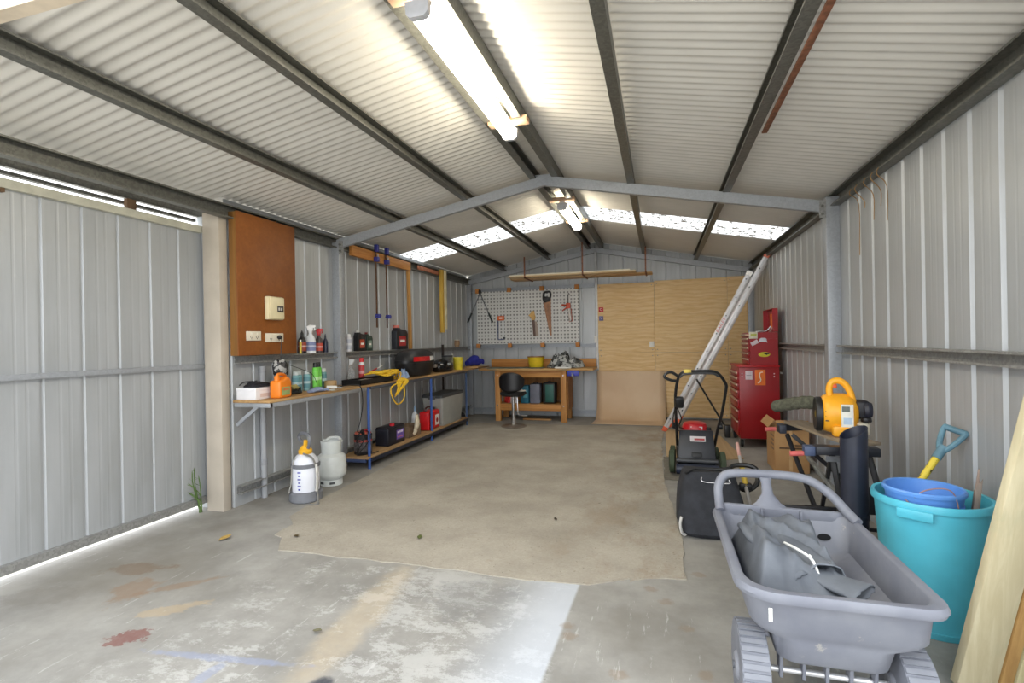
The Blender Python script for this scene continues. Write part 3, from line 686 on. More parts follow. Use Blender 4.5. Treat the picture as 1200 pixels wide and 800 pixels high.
# motorcycle top case
t = thing('top_case', 'big rounded black motorcycle top case with red reflector band on the bench', 'case', on(-3.30, 6.52))
def dome(prof, a, b, e=2.6, n=36):
    mb = MB(); rg = []
    for k, z in prof: rg.append([(a*k*math.copysign(abs(math.cos(q))**(2/e), math.cos(q)), b*k*math.copysign(abs(math.sin(q))**(2/e), math.sin(q)), z) for q in [2*PI*i/n for i in range(n)]])
    return mb.loft(rg)
dome([(.55, 0), (.8, .01), (.9, .06), (.985, .14), (1, .185)], .19, .42).build('base_shell', M((26, 27, 30), .35), t)
dome([(1, .225), (.97, .27), (.88, .315), (.70, .345), (.4, .365), (.01, .37)], .19, .42).build('lid', M((38, 38, 40), .5), t)
dome([(.995, .183), (1.012, .186), (1.012, .224), (.99, .227)], .19, .42).build('seam_band', M((30, 30, 32), .4), t)
def band(nm, mat, q0, q1, z0, z1, k=1.02):
    e = 2.6; mb = MB()
    def p(q, kk, z): return (.19*kk*math.copysign(abs(math.cos(q))**(2/e), math.cos(q)), .42*kk*math.copysign(abs(math.sin(q))**(2/e), math.sin(q)), z)
    rg = []
    for i in range(13):
        q = q0+(q1-q0)*i/12; rg.append([p(q, k, z0), p(q, k+.02, z0+.006), p(q, k-.01, z1), p(q, k-.05, z1)])
    mb.loft(rg); mb.build(nm, mat, t)
band('reflector', M((190, 18, 26), .2), -.8, .10, .205, .268)
band('reflector', M((206, 204, 200), .2), .12, .45, .205, .268)
MB().obox((.165, .30, .12), (.05, .06, .05)).build('latch', M((120, 110, 100), .4), t, bev=.008)
t = thing('black_helmet', 'glossy black domed helmet on the bench behind the top case', 'helmet', on(-3.28, 7.42))
dome([(.8, 0), (.95, .03), (1, .08), (.95, .13), (.8, .165), (.5, .19), (.01, .2)], .15, .26, 2.1).build('shell', M((22, 22, 25), .12), t)
MB().obox((.135, -.06, .12), (.03, .10, .03), Matrix.Rotation(.5, 3, 'Y')).build('vent', M((170, 172, 174), .3), t, bev=.006)
bottle('yellow_tub', 'tall tapered yellow tub near the far bench end', 'tub', on(-3.24, 7.96), 'tub', .085, .205, (222, 206, 62), (224, 210, 80))
bottle('grey_jar', 'grey jar with a dark lid behind the yellow tub', 'jar', on(-3.365, 7.795), 'tub', .09, .24, (96, 98, 94), (40, 42, 50))
bottle('white_bottle', 'cloudy white bottle standing behind the yellow tub', 'bottle', on(-3.40, 8.1), 'long', .055, .26, (190, 190, 182), (206, 206, 200))
glove('blue_glove', 'dark blue glove bunched at the corner where the benches meet', 'glove', (-3.22, 8.68, BT+.029), 1.1, (34, 42, 140), 1.7).scale = (1, 1, 2.2)
tag(MB().obox((-3.22, 8.62, BT+.012), (.22, .40, .02), Matrix.Rotation(.2, 3, 'Z')).build('timber_offcut', PINE, bev=.003), 'flat tan timber offcut under the dark blue glove', 'wood')
# lower shelf
LS = .1412
t = thing('paint_tin', 'black round drum with a red cap on the lower shelf behind the first blue leg', 'tin', (-3.30, 5.18, LS))
MB().lathe([(0, 0), (.098, 0), (.1, .006), (.1, .2), (.103, .203), (.103, .222), (.098, .226), (0, .226)], 26).build('body', M((26, 26, 30), .4), t)
MB().lathe([(.09, .226), (.094, .232), (.088, .246), (0, .25)], 24).build('lid', M((190, 96, 74), .45), t)
MB().lathe([(.03, .249), (.03, .272), (0, .274)], 14, (.02, .02, 0)).build('cap', RED, t)
MB().lathe([(.1012, .03), (.1018, .031), (.1018, .165), (.1012, .166)], 26).build('paper_label', M((84, 80, 82), .5, 0, .5, 40), t)
MB().lathe([(.1022, .14), (.1026, .141), (.1026, .165), (.1022, .166)], 26).build('label_band', M((170, 72, 60), .5), t)
t = thing('car_battery', 'black car battery with purple label and red terminal cap on the lower shelf', 'battery', (-3.28, 5.78, LS))
MB().bx(-.09, .09, -.22, .20, 0, .21).build('case', M((22, 24, 36), .45), t, bev=.008)
MB().bx(-.085, .085, -.215, .195, .211, .228).build('lid', M((28, 28, 36), .45), t, bev=.006)
MB().lathe([(.032, .228), (.032, .25), (.026, .256), (0, .256)], 14, (.045, -.05, 0)).build('terminal_cap', M((180, 30, 44), .4), t)
MB().bx(.09, .0915, -.02, .17, .05, .165).build('paper_label', M((112, 86, 178), .5, 0, .3, 30), t, smooth=0)
MB().bx(.0915, .0925, 0, .14, .125, .15).build('print', M((214, 206, 228)), t, smooth=0); MB().bx(.0915, .0925, 0, .14, .07, .085).build('print', M((190, 110, 140)), t, smooth=0)
t = thing('brown_carton', 'small open brown carton beside the car battery on the lower shelf', 'box', (-3.29, 6.28, LS))
mb = MB(); mb.bx(-.09, .09, -.17, .17, 0, .004)
for a in ((-.09, -.086, -.17, .17), (.086, .09, -.17, .17), (-.09, .09, -.17, -.166), (-.09, .09, .166, .17)): mb.bx(*a, 0, .15)
mb.build('box', M((126, 106, 86), .8), t, smooth=0)
gt = glove('pale_glove', 'cream work glove draped over the brown carton on the lower shelf', 'glove', (-3.165, 6.20, LS+.175), PI, (216, 204, 180), 1.25); gt.rotation_euler = (0, PI/2+.15, .2)
t = thing('jerry_can', 'red plastic jerry can with white label behind the second blue leg', 'fuel can', (-3.25, 6.85, LS))
MB().bx(-.08, .08, -.19, .19, 0, .27).build('body', M((206, 22, 30), .4), t, bev=.03, seg=3)
MB().tube(spline([(0, -.14, .26), (0, -.12, .315), (0, .02, .32), (0, .05, .265)]), .014, 8).build('handle', M((60, 20, 24), .5), t)
MB().lathe([(.03, .265), (.03, .30), (0, .302)], 14, (0, .12, 0)).build('cap', BLACK, t)
MB().bx(.08, .0815, .02, .14, .05, .20).build('paper_label', WHITE, t, smooth=0)
MB().lathe([(0, .0815), (.035, .0815), (.035, .0825), (0, .0825)], 16, (0, .08, .12), 'x').build('print', M((150, 30, 34)), t, smooth=0)
bottle('white_bottle', 'white bottle with blue cap behind the red jerry can', 'bottle', (-3.40, 6.68, LS), 'long', .05, .36, (206, 210, 214), (130, 160, 190))
t = thing('storage_tub', 'large translucent grey storage tub with dark lid on the lower shelf', 'tub', (-3.295, 7.46, LS))
TUBM = M((158, 160, 156), .35, 0, .06)
def rrect(a, b, r, z, n=5):
    out = []
    for cx, cy, q in ((a-r, b-r, 0), (-a+r, b-r, PI/2), (-a+r, -b+r, PI), (a-r, -b+r, 1.5*PI)):
        for k in range(n+1): out.append((cx+r*math.cos(q+PI/2*k/n), cy+r*math.sin(q+PI/2*k/n), z))
    return out
MB().loft([rrect(.145, .36, .03, 0), rrect(.15, .37, .03, .02), rrect(.17, .425, .035, .43)]).build('body', TUBM, t)
MB().loft([rrect(.172, .435, .035, .425), rrect(.176, .44, .035, .43), rrect(.176, .44, .035, .455), rrect(.165, .42, .03, .47)]).build('lid', M((64, 66, 68), .45), t)
for sg in (-1, 1): MB().obox((0, sg*.44, .43), (.12, .02, .05)).build('latch', M((80, 82, 84)), t, bev=.005)
t = thing('work_boot', 'black work boot at the far end of the lower shelf', 'boot', (-3.235, 8.03, LS), -PI/2)
rg = []
for y, w, h in ((-.0, .03, .05), (.03, .04, .12), (.09, .042, .13), (.13, .045, .085), (.2, .05, .06), (.25, .04, .045), (.27, .015, .02)):
    rg.append([(w*math.cos(q), -y*.0+(y-.2), .015+h/2+h/2*math.sin(q)) for q in [2*PI*k/14 for k in range(14)]])
MB().loft(rg).build('upper', BLACKR, t); MB().prism([(-.045, -.2), (.045, -.2), (.055, 0), (.04, .06), (-.04, .06), (-.055, 0)], 0, .02).build('sole', BLACK, t)

# post behind the bench (dark) and things on the left wall above it
tag(MB().bx(-3.494, -3.464, 7.86, 7.90, BT+.002, 1.36).build('dark_upright', M((40, 30, 28), .6), bev=.002), 'short dark brown upright standing on the bench behind the black helmet', 'timber')
t = thing('clamp_rail', 'long orange-brown timber rail fixed high on the left wall beyond the steel column', 'timber', (0, 0, 0))
ORW = wood('orange_timber', (196, 138, 70), (168, 106, 46), 'y')
MB().bx(-3.485, -3.445, 5.25, 6.72, 2.44, 2.56).build('rail', ORW, t, bev=.003)
def clamp(label, y):
    t = thing('sash_clamp', label, 'clamp', (-3.425, y, 1.60), 0, 'sash clamps hanging on the left wall')
    MB().bx(-.006, .006, -.012, .012, 0, 1.04).build('bar', M((92, 64, 44), .5, .3), t, bev=.001)
    CB = M((52, 56, 140), .45)
    MB().obox((.012, 0, 1.0), (.05, .045, .09)).build('fixed_jaw', CB, t, bev=.006)
    MB().obox((.012, .0, .86), (.06, .05, .06)).build('sliding_jaw', CB, t, bev=.006)
    MB().obox((.02, 0, .145), (.06, .05, .05)).build('tail_jaw', CB, t, bev=.006)
    MB().tube([(.02, -.07, .14), (.02, .07, .15)], .008, 8).build('tommy_bar', CB, t)
    MB().tube([(.03, 0, .83), (.03, 0, .92)], .009, 8).build('screw', STEEL, t)
    return t
clamp('blue-jawed sash clamp hanging on the left wall, nearer the steel column', 5.74)
clamp('blue-jawed sash clamp hanging on the left wall, farther from the steel column', 5.99)
tag(MB().hexa([(-3.49, 6.69, 1.312), (-3.455, 6.69, 1.312), (-3.455, 6.75, 1.312), (-3.49, 6.75, 1.312), (-3.49, 6.66, 2.43), (-3.455, 6.66, 2.43), (-3.455, 6.72, 2.43), (-3.49, 6.72, 2.43)]).build('timber_batten', wood('batten_upright', (190, 140, 74), (150, 102, 48), 'z'), bev=.002), 'narrow brown timber batten standing upright on the left wall behind the big oil jug', 'timber')
tag(MB().bx(-3.485, -3.43, 7.80, 7.87, 1.56, 2.60).build('yellow_stick', wood('yellow_stick', (206, 170, 70), (180, 140, 50), 'z'), bev=.004), 'long yellow timber stick hanging high on the left wall', 'stick')
tag(MB().bx(-3.485, -3.44, 7.915, 8.01, 1.62, 2.60).build('cream_stick', M((226, 218, 184), .5), bev=.004), 'cream stick hanging beside the yellow one on the left wall', 'stick')
tag(MB().bx(-3.482, -3.46, 7.0, 7.75, 2.50, 2.56).build('rusty_strap', M((150, 92, 66), .7, 0, .3, 20), bev=.002), 'rusty strap along the top of the left wall between the rail and the yellow stick', 'strap')

# ------------------------------------------------------------------ sprayer and gas bottle on the floor
t = thing('garden_sprayer', 'white pump sprayer with grey base and yellow lid on the concrete by the bench', 'sprayer', (-3.10, 3.93, .0), -.4)
SPG = M((112, 114, 120), .5); YEL = M((236, 178, 44), .4)
MB().lathe([(0, 0), (.135, 0), (.145, .01), (.142, .075), (.122, .09), (0, .09)], 26).build('base', SPG, t)
MB().lathe([(0, .085), (.115, .085), (.118, .10), (.118, .31), (.108, .36), (.075, .405), (.05, .42), (0, .42)], 26).build('tank', M((222, 224, 232), .35, 0, .03), t)
MB().lathe([(.119, .30), (.126, .303), (.126, .33), (.112, .335)], 26).build('band', SPG, t)
MB().lathe([(.055, .415), (.06, .425), (.06, .45), (.04, .47), (.03, .49), (0, .49)], 18).build('lid', YEL, t)
MB().tube([(-.045, 0, .45), (-.07, 0, .46)], .016, 10).build('valve', YEL, t)
MB().obox((.02, -.012, .49), (.03, .03, .11), Matrix.Rotation(.25, 3, 'Y')).build('pump_lever', YEL, t, bev=.006)
MB().tube(spline([(.05, 0, .47), (.075, 0, .52), (.075, 0, .57), (.03, 0, .595), (-.06, 0, .592), (-.105, 0, .57), (-.10, 0, .535), (-.05, 0, .515), (.03, 0, .52)]), .015, 8).build('handle', SPG, t)
MB().tube(spline([(.05, -.05, .43), (.13, .0, .38), (.145, .03, .20), (.16, .02, .09), (.20, .0, .03), (.25, -.03, .012), (.21, -.08, .012), (.165, -.05, .012)]), .008, 7).build('hose', M((120, 118, 114), .5), t)
MB().tube(spline([(.0, -.10, .40), (-.01, -.125, .30), (-.02, -.128, .18), (-.03, -.146, .085)]), .006, 6).build('strap', M((150, 148, 142), .6), t)
MB().tube(spline([(.145, .02, .34), (.155, .02, .22), (.16, .01, .1)]), .011, 8).build('wand_grip', M((196, 194, 188), .5), t)
MB().tube([(-.21, .06, .02), (-.15, .05, .22)], .014, 8).build('wand', M((150, 150, 154), .5), t)
mb = MB()
for k in range(6): mb = MB().obox((.118*math.cos(-1.0)+.001, .118*math.sin(-1.0), .27-.03*k), (.003, .03-.012*(k % 2), .014), Matrix.Rotation(-1.0, 3, 'Z')); mb.build('print', M((110, 112, 178) if k < 5 else (58, 62, 160), .5), t, smooth=0)
for k in range(7): MB().obox((.118*math.cos(-2.35), .118*math.sin(-2.35), .285-.028*k), (.003, .022, .018), Matrix.Rotation(-2.35, 3, 'Z')).build('print', M((168, 168, 206), .5), t, smooth=0)

t = thing('gas_bottle', 'squat white gas cylinder with collar standing beside the sprayer', 'gas cylinder', (-3.19, 4.43, 0))
GW = M((206, 210, 208), .4, 0, .05, 12)
MB().lathe([(.10, 0), (.108, 0), (.108, .05), (.10, .06), (.096, .06), (.096, 0)], 26).build('foot_ring', GW, t)
MB().lathe([(0, .035), (.09, .045), (.138, .09), (.145, .12), (.145, .24), (.135, .285), (.09, .315), (0, .325)], 28).build('tank', GW, t)
mb = MB(); rg = []
for k in range(31):
    a = -2.2+(2*PI-1.1)*k/30; c, sn = math.cos(a), math.sin(a); top = .44
    rg.append([(.088*c, .088*sn, .30), (.094*c, .094*sn, .30), (.104*c, .104*sn, top), (.098*c, .098*sn, top)])
mb.loft(rg); mb.build('collar', GW, t)
MB().tube(spline([(-.085, .05, .42), (-.06, .075, .445), (.02, .09, .447), (.08, .06, .42)]), .016, 8).build('handle', GW, t)
MB().lathe([(.02, .32), (.02, .36), (.012, .37), (.012, .40), (0, .40)], 12).build('valve', M((160, 140, 90), .35, .6), t)
MB().lathe([(.03, 0), (.03, .02), (0, .022)], 12, (.04, 0, .375), 'x').build('valve_knob', BLACK, t)
for a in (-1.9, -.9): MB().obox((.1085*math.cos(a), .1085*math.sin(a), .03), (.004, .05, .022), Matrix.Rotation(a, 3, 'Z')).build('foot_slot', M((70, 72, 74)), t, bev=.004)

# ------------------------------------------------------------------ back wall: pegboard, tools, plywood
g = G('pegboard'); X_, _Y, Z_ = g.xyz()
fx = g.math('SUBTRACT', g.math('FRACT', g.math('MULTIPLY', X_, 1/.064)), .5); fz = g.math('SUBTRACT', g.math('FRACT', g.math('MULTIPLY', Z_, 1/.064)), .5)
d = g.math('ADD', g.math('MULTIPLY', fx, fx), g.math('MULTIPLY', fz, fz))
PEG = g.fin(g.mix(g.step(d, .05, .09), s(128, 128, 128), s(212, 212, 210)), .5)
PY = 9.255
t = thing('pegboard', 'white perforated tool board held by orange timber blocks on the back wall', 'board', (-3.36, PY, 1.345))
MB().bx(0, 1.96, 0, .008, 0, 1.0).build('board', PEG, t, smooth=0)
for zz in (1.015, -.03):
    for k in range(4): MB().obox((.02+.63*k if k < 3 else 1.93, -.006, zz), (.075, .05, .085), Matrix.Rotation(random.uniform(-.1, .1), 3, 'Y')).build('timber_block', M((188, 124, 60), .7, 0, .15, 20), t, bev=.004)
TY = PY-.012
t = thing('bolt_cutter', 'long-handled black and grey bolt cutter hanging open at the left end of the white board', 'tool', (-3.28, TY-.02, 2.32))
for sg, dx, dz in ((-1, -.26, -.55), (1, .24, -.56)):
    MB().tube([(0, sg*.0, 0), (dx*.72, 0, dz*.72)], .010, 8).build('arm', M((112, 114, 118), .4, .4), t)
    MB().tube([(dx*.68, 0, dz*.68), (dx, 0, dz)], .017, 8).build('grip', M((28, 40, 40), .6), t)
MB().prism([(-.03, .02), (0, -.06), (.03, .02), (.02, .06), (-.02, .06)], -.02, .0, 'y').build('jaw', M((50, 50, 52), .4, .5), t, bev=.004)
t = thing('hacksaw', 'hacksaw with orange handle and blue frame hanging on the white board', 'saw', (-2.875, TY-.012, 1.42))
MB().bx(-.068, .068, -.012, .010, .37, .455).build('handle', M((226, 106, 44), .4), t, bev=.012)
MB().bx(-.03, .03, -.016, -.011, .40, .43).build('grip_slot', M((240, 226, 214), .5), t, smooth=0)
MB().tube([(-.055, 0, .38), (-.06, 0, .03), (-.05, 0, .01), (.05, 0, .015), (.06, 0, .05)], .009, 8).build('frame', M((60, 72, 120), .4), t)
MB().bx(.048, .062, -.001, .001, .05, .38).build('blade', M((210, 212, 214), .3, .6), t, smooth=0)
MB().lathe([(.02, -.01), (.02, .01), (0, .012)], 10, (.06, 0, .04), 'y').build('wing_nut', M((60, 60, 62)), t)
t = thing('tenon_saw', 'short saws with a tan wooden handle hanging in the middle of the white board', 'saw', (-2.25, TY-.012, 1.48))
MB().prism([(-.09, .39), (-.05, .36), (-.02, .30), (.03, .30), (.05, .35), (.03, .42), (.02, .47), (-.02, .47), (-.05, .42)], -.013, .010, 'y').build('handle', M((206, 164, 96), .5, 0, .15, 20), t, bev=.004)
MB().prism([(-.02, .31), (.03, .31), (.045, 0), (0, 0)], -.001, .001, 'y').build('blade', M((92, 72, 64), .4, .5), t, smooth=0)
MB().prism([(.03, .28), (.07, .27), (.10, .02), (.045, .0)], .003, .005, 'y').build('blade', M((150, 134, 122), .4, .4), t, smooth=0)
t = thing('hand_saw', 'long panel saw with black handle hanging on the white board', 'saw', (-1.98, TY-.012, 1.49))
mb = MB()
mb.tube(spline([(-.06, 0, .78), (-.065, 0, .67), (-.03, 0, .62), (.05, 0, .68), (.07, 0, .75), (.05, 0, .80), (-.02, 0, .80), (-.06, 0, .78)]), .024, 8, flat=.6); mb.build('handle', BLACK, t)
MB().prism([(-.055, .72), (-.07, .60), (.05, .62), (.06, .70)], -.012, .012, 'y').build('handle_cheek', BLACK, t, bev=.004)
MB().prism([(-.075, .62), (.07, .67), (.075, .0), (.045, .0)], -.001, .001, 'y').build('blade', M((138, 98, 70), .4, .4, .3, 14), t, smooth=0)
t = thing('caulking_gun', 'orange caulking gun with a white tube hanging from a hook on the white board', 'tool', (-1.585, TY-.03, 1.73))
MB().tube([(0, 0, .33), (-.005, 0, .47), (.01, 0, .52), (.03, 0, .50)], .007, 7).build('plunger_rod', M((70, 70, 72), .4, .5), t)
MB().obox((0, 0, .29), (.08, .05, .10)).build('body', M((196, 74, 44), .45), t, bev=.012)
MB().tube([(-.03, 0, .30), (-.12, 0, .31)], .014, 8).build('handle', M((196, 74, 44), .45), t); MB().tube([(-.03, 0, .26), (-.11, 0, .20)], .010, 8).build('trigger', M((196, 74, 44), .45), t)
MB().tube([(.015, 0, .24), (.035, 0, .03)], .024, 10).build('sealant_tube', M((214, 208, 204), .4), t)
MB().tube([(.05, 0, .24), (.068, 0, .01), (.01, 0, .0)], .006, 6).build('cradle', M((180, 76, 50), .45), t)

g = G('pine_plywood'); v = g.map(scale=(1.1, 1, 9)); n = g.noise(2.2, 5, .55, v, 1.5); n2 = g.noise(.9, 3)
w_ = g.n('ShaderNodeTexWave', wave_type='BANDS', bands_direction='Z'); g.set(w_.inputs['Vector'], g.map(scale=(.35, 1, 1))); w_.inputs['Scale'].default_value = 4.5; w_.inputs['Distortion'].default_value = 9; w_.inputs['Detail'].default_value = 3; w_.inputs['Detail Scale'].default_value = 1.2
col = g.mix(g.step(n, .3, .7), s(232, 202, 152), s(220, 184, 128)); col = g.mix(g.math('MULTIPLY', g.step(w_.outputs['Fac'], .55, .95), .28), col, s(192, 148, 92)); col = g.mix(g.math('MULTIPLY', g.step(n2, .45, .65), .2), col, s(200, 158, 100))
PLY = g.fin(col, .6)
gp = 'plywood sheets on the back wall'
for lb, x0, x1, z0, z1, w in (('upper left plywood sheet on the back wall beside the tool board', -1.06, -.083, 1.155, 2.385, 0), ('wide upper plywood sheet on the back wall right of the first seam', -.080, 1.10, 1.157, 2.405, .4),
      ('lower left plywood sheet behind the curling hardboard', -1.055, -.083, .03, 1.152, 0), ('lower middle plywood sheet behind the ladder and mower', -.080, 1.10, .03, 1.154, 0),
      ('narrow upper plywood strip at the right corner of the back wall', 1.103, 1.41, 1.157, 2.415, 0), ('narrow lower plywood strip behind the red tool cabinet', 1.103, 1.41, .03, 1.154, 0)):
    p = thing('plywood_sheet', lb, 'plywood', (x0, 9.262, z0), 0, gp)
    MB().bx(0, x1-x0, 0, .014, 0, z1-z0).build('sheet', PLY, p, bev=.0015, seg=1)
    for k, (a, b) in enumerate(((.04, .05), (x1-x0-.04, .05), (.04, z1-z0-.05), (x1-x0-.04, z1-z0-.05))):
        MB().lathe([(0, -.0015), (.008, -.0015), (.009, 0)], 8, (a, 0, b), 'y').build('screw', STEEL, p)
# hardboard sheet curling out onto the floor
g = G('tan_hardboard'); n = g.noise(1.5, 5)
HB = g.fin(g.mix(g.step(n, .3, .7), s(216, 190, 158), s(206, 176, 142)), .55)
def hb(u, v):
    L = 1.45*v; R = .55; zt = .845
    if L < .34: y, z = 9.225, zt-L
    else:
        a = (L-.34)/R; a = min(a, 1.02); y = 9.225-R*(1-math.cos(a)); z = zt-.34-R*math.sin(a)
        e = L-.34-R*1.02
        if e > 0: y -= e*math.sin(1.02); z -= e*math.cos(1.02)
    x = -1.09+1.17*u + (-.05*max(0, v-.6)*(1-u))
    if v < .16 and u < .18: z -= .0
    return (x, y-.010*u, max(.0105, z))
mb = MB().grid(hb, 10, 26)
o = mb.build('hardboard_sheet', HB, smooth=60); sd = o.modifiers.new('thickness', 'SOLIDIFY'); sd.thickness = .004; sd.offset = 1
tag(o, 'tan hardboard sheet leaning on the back wall and curling out over the floor', 'hardboard')
def plate(name, label, cat, x, z, w, h, colr, y=9.246, inner=None):
    t = thing(name, label, cat, (x, y, z))
    MB().bx(-w/2, w/2, -.010, .014, -h/2, h/2).build('plate', M(colr, .4, 0, .04), t, bev=.003)
    if inner: inner(t)
def sq(t):
    MB().tube(spline([(.02, -.011, .02), (-.015, -.011, .015), (-.01, -.011, -.01), (.02, -.011, -.02)]), .004, 5).build('print', M((236, 210, 206)), t)
plate('red_sign', 'small red sticker at the top left of the plywood', 'sign', -1.0, 1.93, .08, .085, (196, 34, 42), inner=sq)
def bl(t):
    MB().obox((0, -.0105, 0), (.05, .002, .012), Matrix.Rotation(.7, 3, 'Y')).build('print', M((190, 180, 196)), t, smooth=0)
plate('blue_sign', 'small blue-grey sticker below the red one on the plywood', 'sign', -1.0, 1.775, .075, .08, (104, 104, 156), inner=bl)
def sw(t): MB().bx(-.008, .008, -.014, -.008, -.014, .014).build('rocker_switch', WHITE, t, bev=.002)
plate('wall_switch', 'white switch plate on the middle of the plywood', 'switch', -.135, 1.30, .08, .10, (228, 226, 220), inner=sw)
plate('junction_box', 'small white box on the pale steel post beside the tool board', 'junction box', -1.10, 1.40, .06, .12, (220, 220, 216), 9.24, sw)

# hanging storage boards
t = thing('hanging_shelf', 'two loose boards hung from the roof on rusty rods before the back wall', 'shelf', (0, 0, 0))
PB = wood('pale_board', (222, 200, 160), (206, 176, 134), 'x')
MB().bx(-2.52, -.36, 8.55, 8.80, 2.50, 2.522).build('board', PB, t, bev=.003)
MB().bx(-2.56, -.10, 8.81, 9.12, 2.49, 2.512).build('board', wood('tan_board', (206, 170, 124), (184, 146, 100), 'x'), t, bev=.003)
MB().bx(-2.50, -.45, 8.57, 8.66, 2.523, 2.545).build('board', M((232, 226, 206), .5, 0, .05), t, bev=.003)
RUST = M((128, 84, 62), .7, .2, .3, 30)
for x in (-2.22, -1.22, -.20):
    mb = MB(); mb.bx(x-.012, x+.012, 8.535, 8.547, 2.478, roof_z(x)-.10); mb.build('hanger_rod', RUST, t, smooth=0)
    MB().bx(x-.012, x+.012, 8.535, 9.14, 2.474, 2.488).build('hanger_arm', RUST, t, smooth=0)

# ------------------------------------------------------------------ timber workbench
WB = wood('workbench_pine', (196, 140, 74), (166, 108, 50), 'x'); WBZ = wood('workbench_pine_z', (196, 142, 78), (168, 112, 54), 'z')
t = thing('timber_workbench', 'sturdy pine workbench with a lower shelf against the back wall', 'workbench', (0, 0, 0))
MB().bx(-3.09, -1.07, 8.53, 9.17, .885, .92).build('top', wood('workbench_top', (190, 150, 92), (160, 118, 66), 'x', 1, .6, 0, (110, 116, 104)), t, bev=.004)
MB().bx(-3.05, -1.09, 9.14, 9.17, .9205, 1.065).build('back_board', WB, t, bev=.003)
for x in (-2.80, -1.63):
    MB().bx(x, x+.095, 8.57, 8.66, 0, .884).build('leg', WBZ, t, bev=.004); MB().bx(x, x+.095, 9.05, 9.14, 0, .884).build('leg', WBZ, t, bev=.004)
    for zz in (.28, .80): MB().lathe([(0, 8.562), (.012, 8.562), (.014, 8.57)], 8, (x+.045, 0, zz), 'y').build('bolt', CHROME, t)
MB().bx(-2.704, -1.631, 8.58, 8.62, .765, .884).build('apron', WB, t, bev=.003)
MB().bx(-2.704, -1.631, 8.58, 8.62, .19, .30).build('shelf_rail', WB, t, bev=.003)
MB().bx(-2.78, -1.55, 8.625, 9.04, .285, .302).build('lower_shelf', wood('workbench_shelf', (176, 128, 72), (150, 104, 54), 'x'), t, bev=.002)
MB().bx(-2.78, -1.55, 9.141, 9.153, .30, .884).build('back_panel', wood('osb_panel', (188, 132, 72), (150, 96, 44), 'z', .6), t, smooth=0)
MB().bx(-1.53, -1.518, 8.67, 9.14, .2, .884).build('side_panel', wood('side_panel', (178, 122, 62), (148, 96, 44), 'z', .6), t, smooth=0)
tag(MB().obox((-2.45, 8.72, .9255), (1.0, .30, .008), Matrix.Rotation(.02, 3, 'Z')).build('bench_mat', M((96, 108, 100), .8, 0, .3, 9), bev=.002), 'dirty green-grey mat on the left half of the workbench top', 'mat')
bottle('yellow_pail', 'round yellow tin with a brown lid on the workbench', 'tin', (-2.12, 8.86, .9305), 'tub', .15, .19, (226, 194, 44), (150, 110, 70))
g = G('camouflage_net'); n = g.noise(11, 4, .6, None, .8); n2 = g.noise(8, 3)
NETM = g.fin(g.mix(g.step(n, .50, .55), g.mix(g.step(n2, .45, .55), s(40, 42, 42), s(96, 98, 98)), s(176, 178, 176)), .9)
t = thing('camouflage_tarp', 'crumpled black and white camouflage cloth heaped on the right of the workbench', 'cloth', (-1.60, 8.86, .9212))
lump(.30, 30, 22, .30, 1.9, 7, .55, (1.12, .85)).build('cloth', NETM, t)
tag(MB().bx(-1.72, -1.45, 8.555, 8.62, .921, .945).build('white_strip', WHITE, bev=.005), 'small white strip in front of the camouflage cloth on the workbench edge', 'strip')
t = thing('bench_vice', 'blue vice bolted to the right front edge of the workbench', 'vice', (-1.385, 8.44, .80))
VB = M((58, 66, 168), .4)
MB().obox((0, .05, .045), (.18, .04, .09)).build('fixed_jaw', VB, t, bev=.008); MB().obox((0, -.03, .045), (.2, .045, .085)).build('moving_jaw', VB, t, bev=.012)
MB().tube([(0, .05, .02), (0, -.12, .02)], .016, 10).build('screw', STEEL, t); MB().tube([(-.01, -.11, .06), (.02, -.11, -.10)], .007, 8).build('handle', STEEL, t)
# items under the workbench
WS = .3032
t = thing('red_white_bag', 'crumpled red and white plastic bag on the workbench shelf', 'bag', (-2.60, 8.80, WS))
lump(.10, h=.26, seed=11, ell=(1, .9)).build('bag', M((186, 40, 36), .5, 0, .2, 20), t); lump(.07, h=.20, seed=13).build('bag_corner', M((206, 204, 204), .5), t).location = (.085, -.05, 0)
t = thing('teal_folder', 'teal box file on the workbench shelf behind the stool stem', 'box file', (-2.29, 8.76, WS)); MB().bx(-.07, .07, -.08, .12, 0, .31).build('box', M((30, 104, 130), .5, 0, .2), t, bev=.006); MB().bx(-.03, .05, -.0815, -.08, .10, .24).build('print', M((90, 160, 176)), t, smooth=0)
t = thing('grey_case', 'grey tool case standing on the workbench shelf', 'case', (-2.11, 8.76, WS)); MB().bx(-.09, .09, -.08, .14, 0, .34).build('shell', M((112, 116, 132), .5), t, bev=.015); MB().tube(arc((0, 0, .335), .035, 0, PI, 8), .008, 6).build('handle', BLACK, t)
t = thing('green_case', 'dark green plastic tool case standing right of the grey case', 'case', (-1.86, 8.76, WS)); MB().bx(-.11, .11, -.08, .14, 0, .36).build('shell', M((22, 26, 26), .5), t, bev=.02); MB().bx(-.06, .085, -.09, -.081, .03, .33).build('front_panel', M((38, 92, 84), .5), t, bev=.01); MB().tube(arc((0, 0, .355), .03, 0, PI, 8), .008, 6).build('handle', BLACK, t)
tag(MB().bx(-2.35, -1.85, 8.75, 8.80, .0005, .03).build('timber_strip', PINE, bev=.003), 'pale timber strip lying on the floor under the workbench', 'timber')
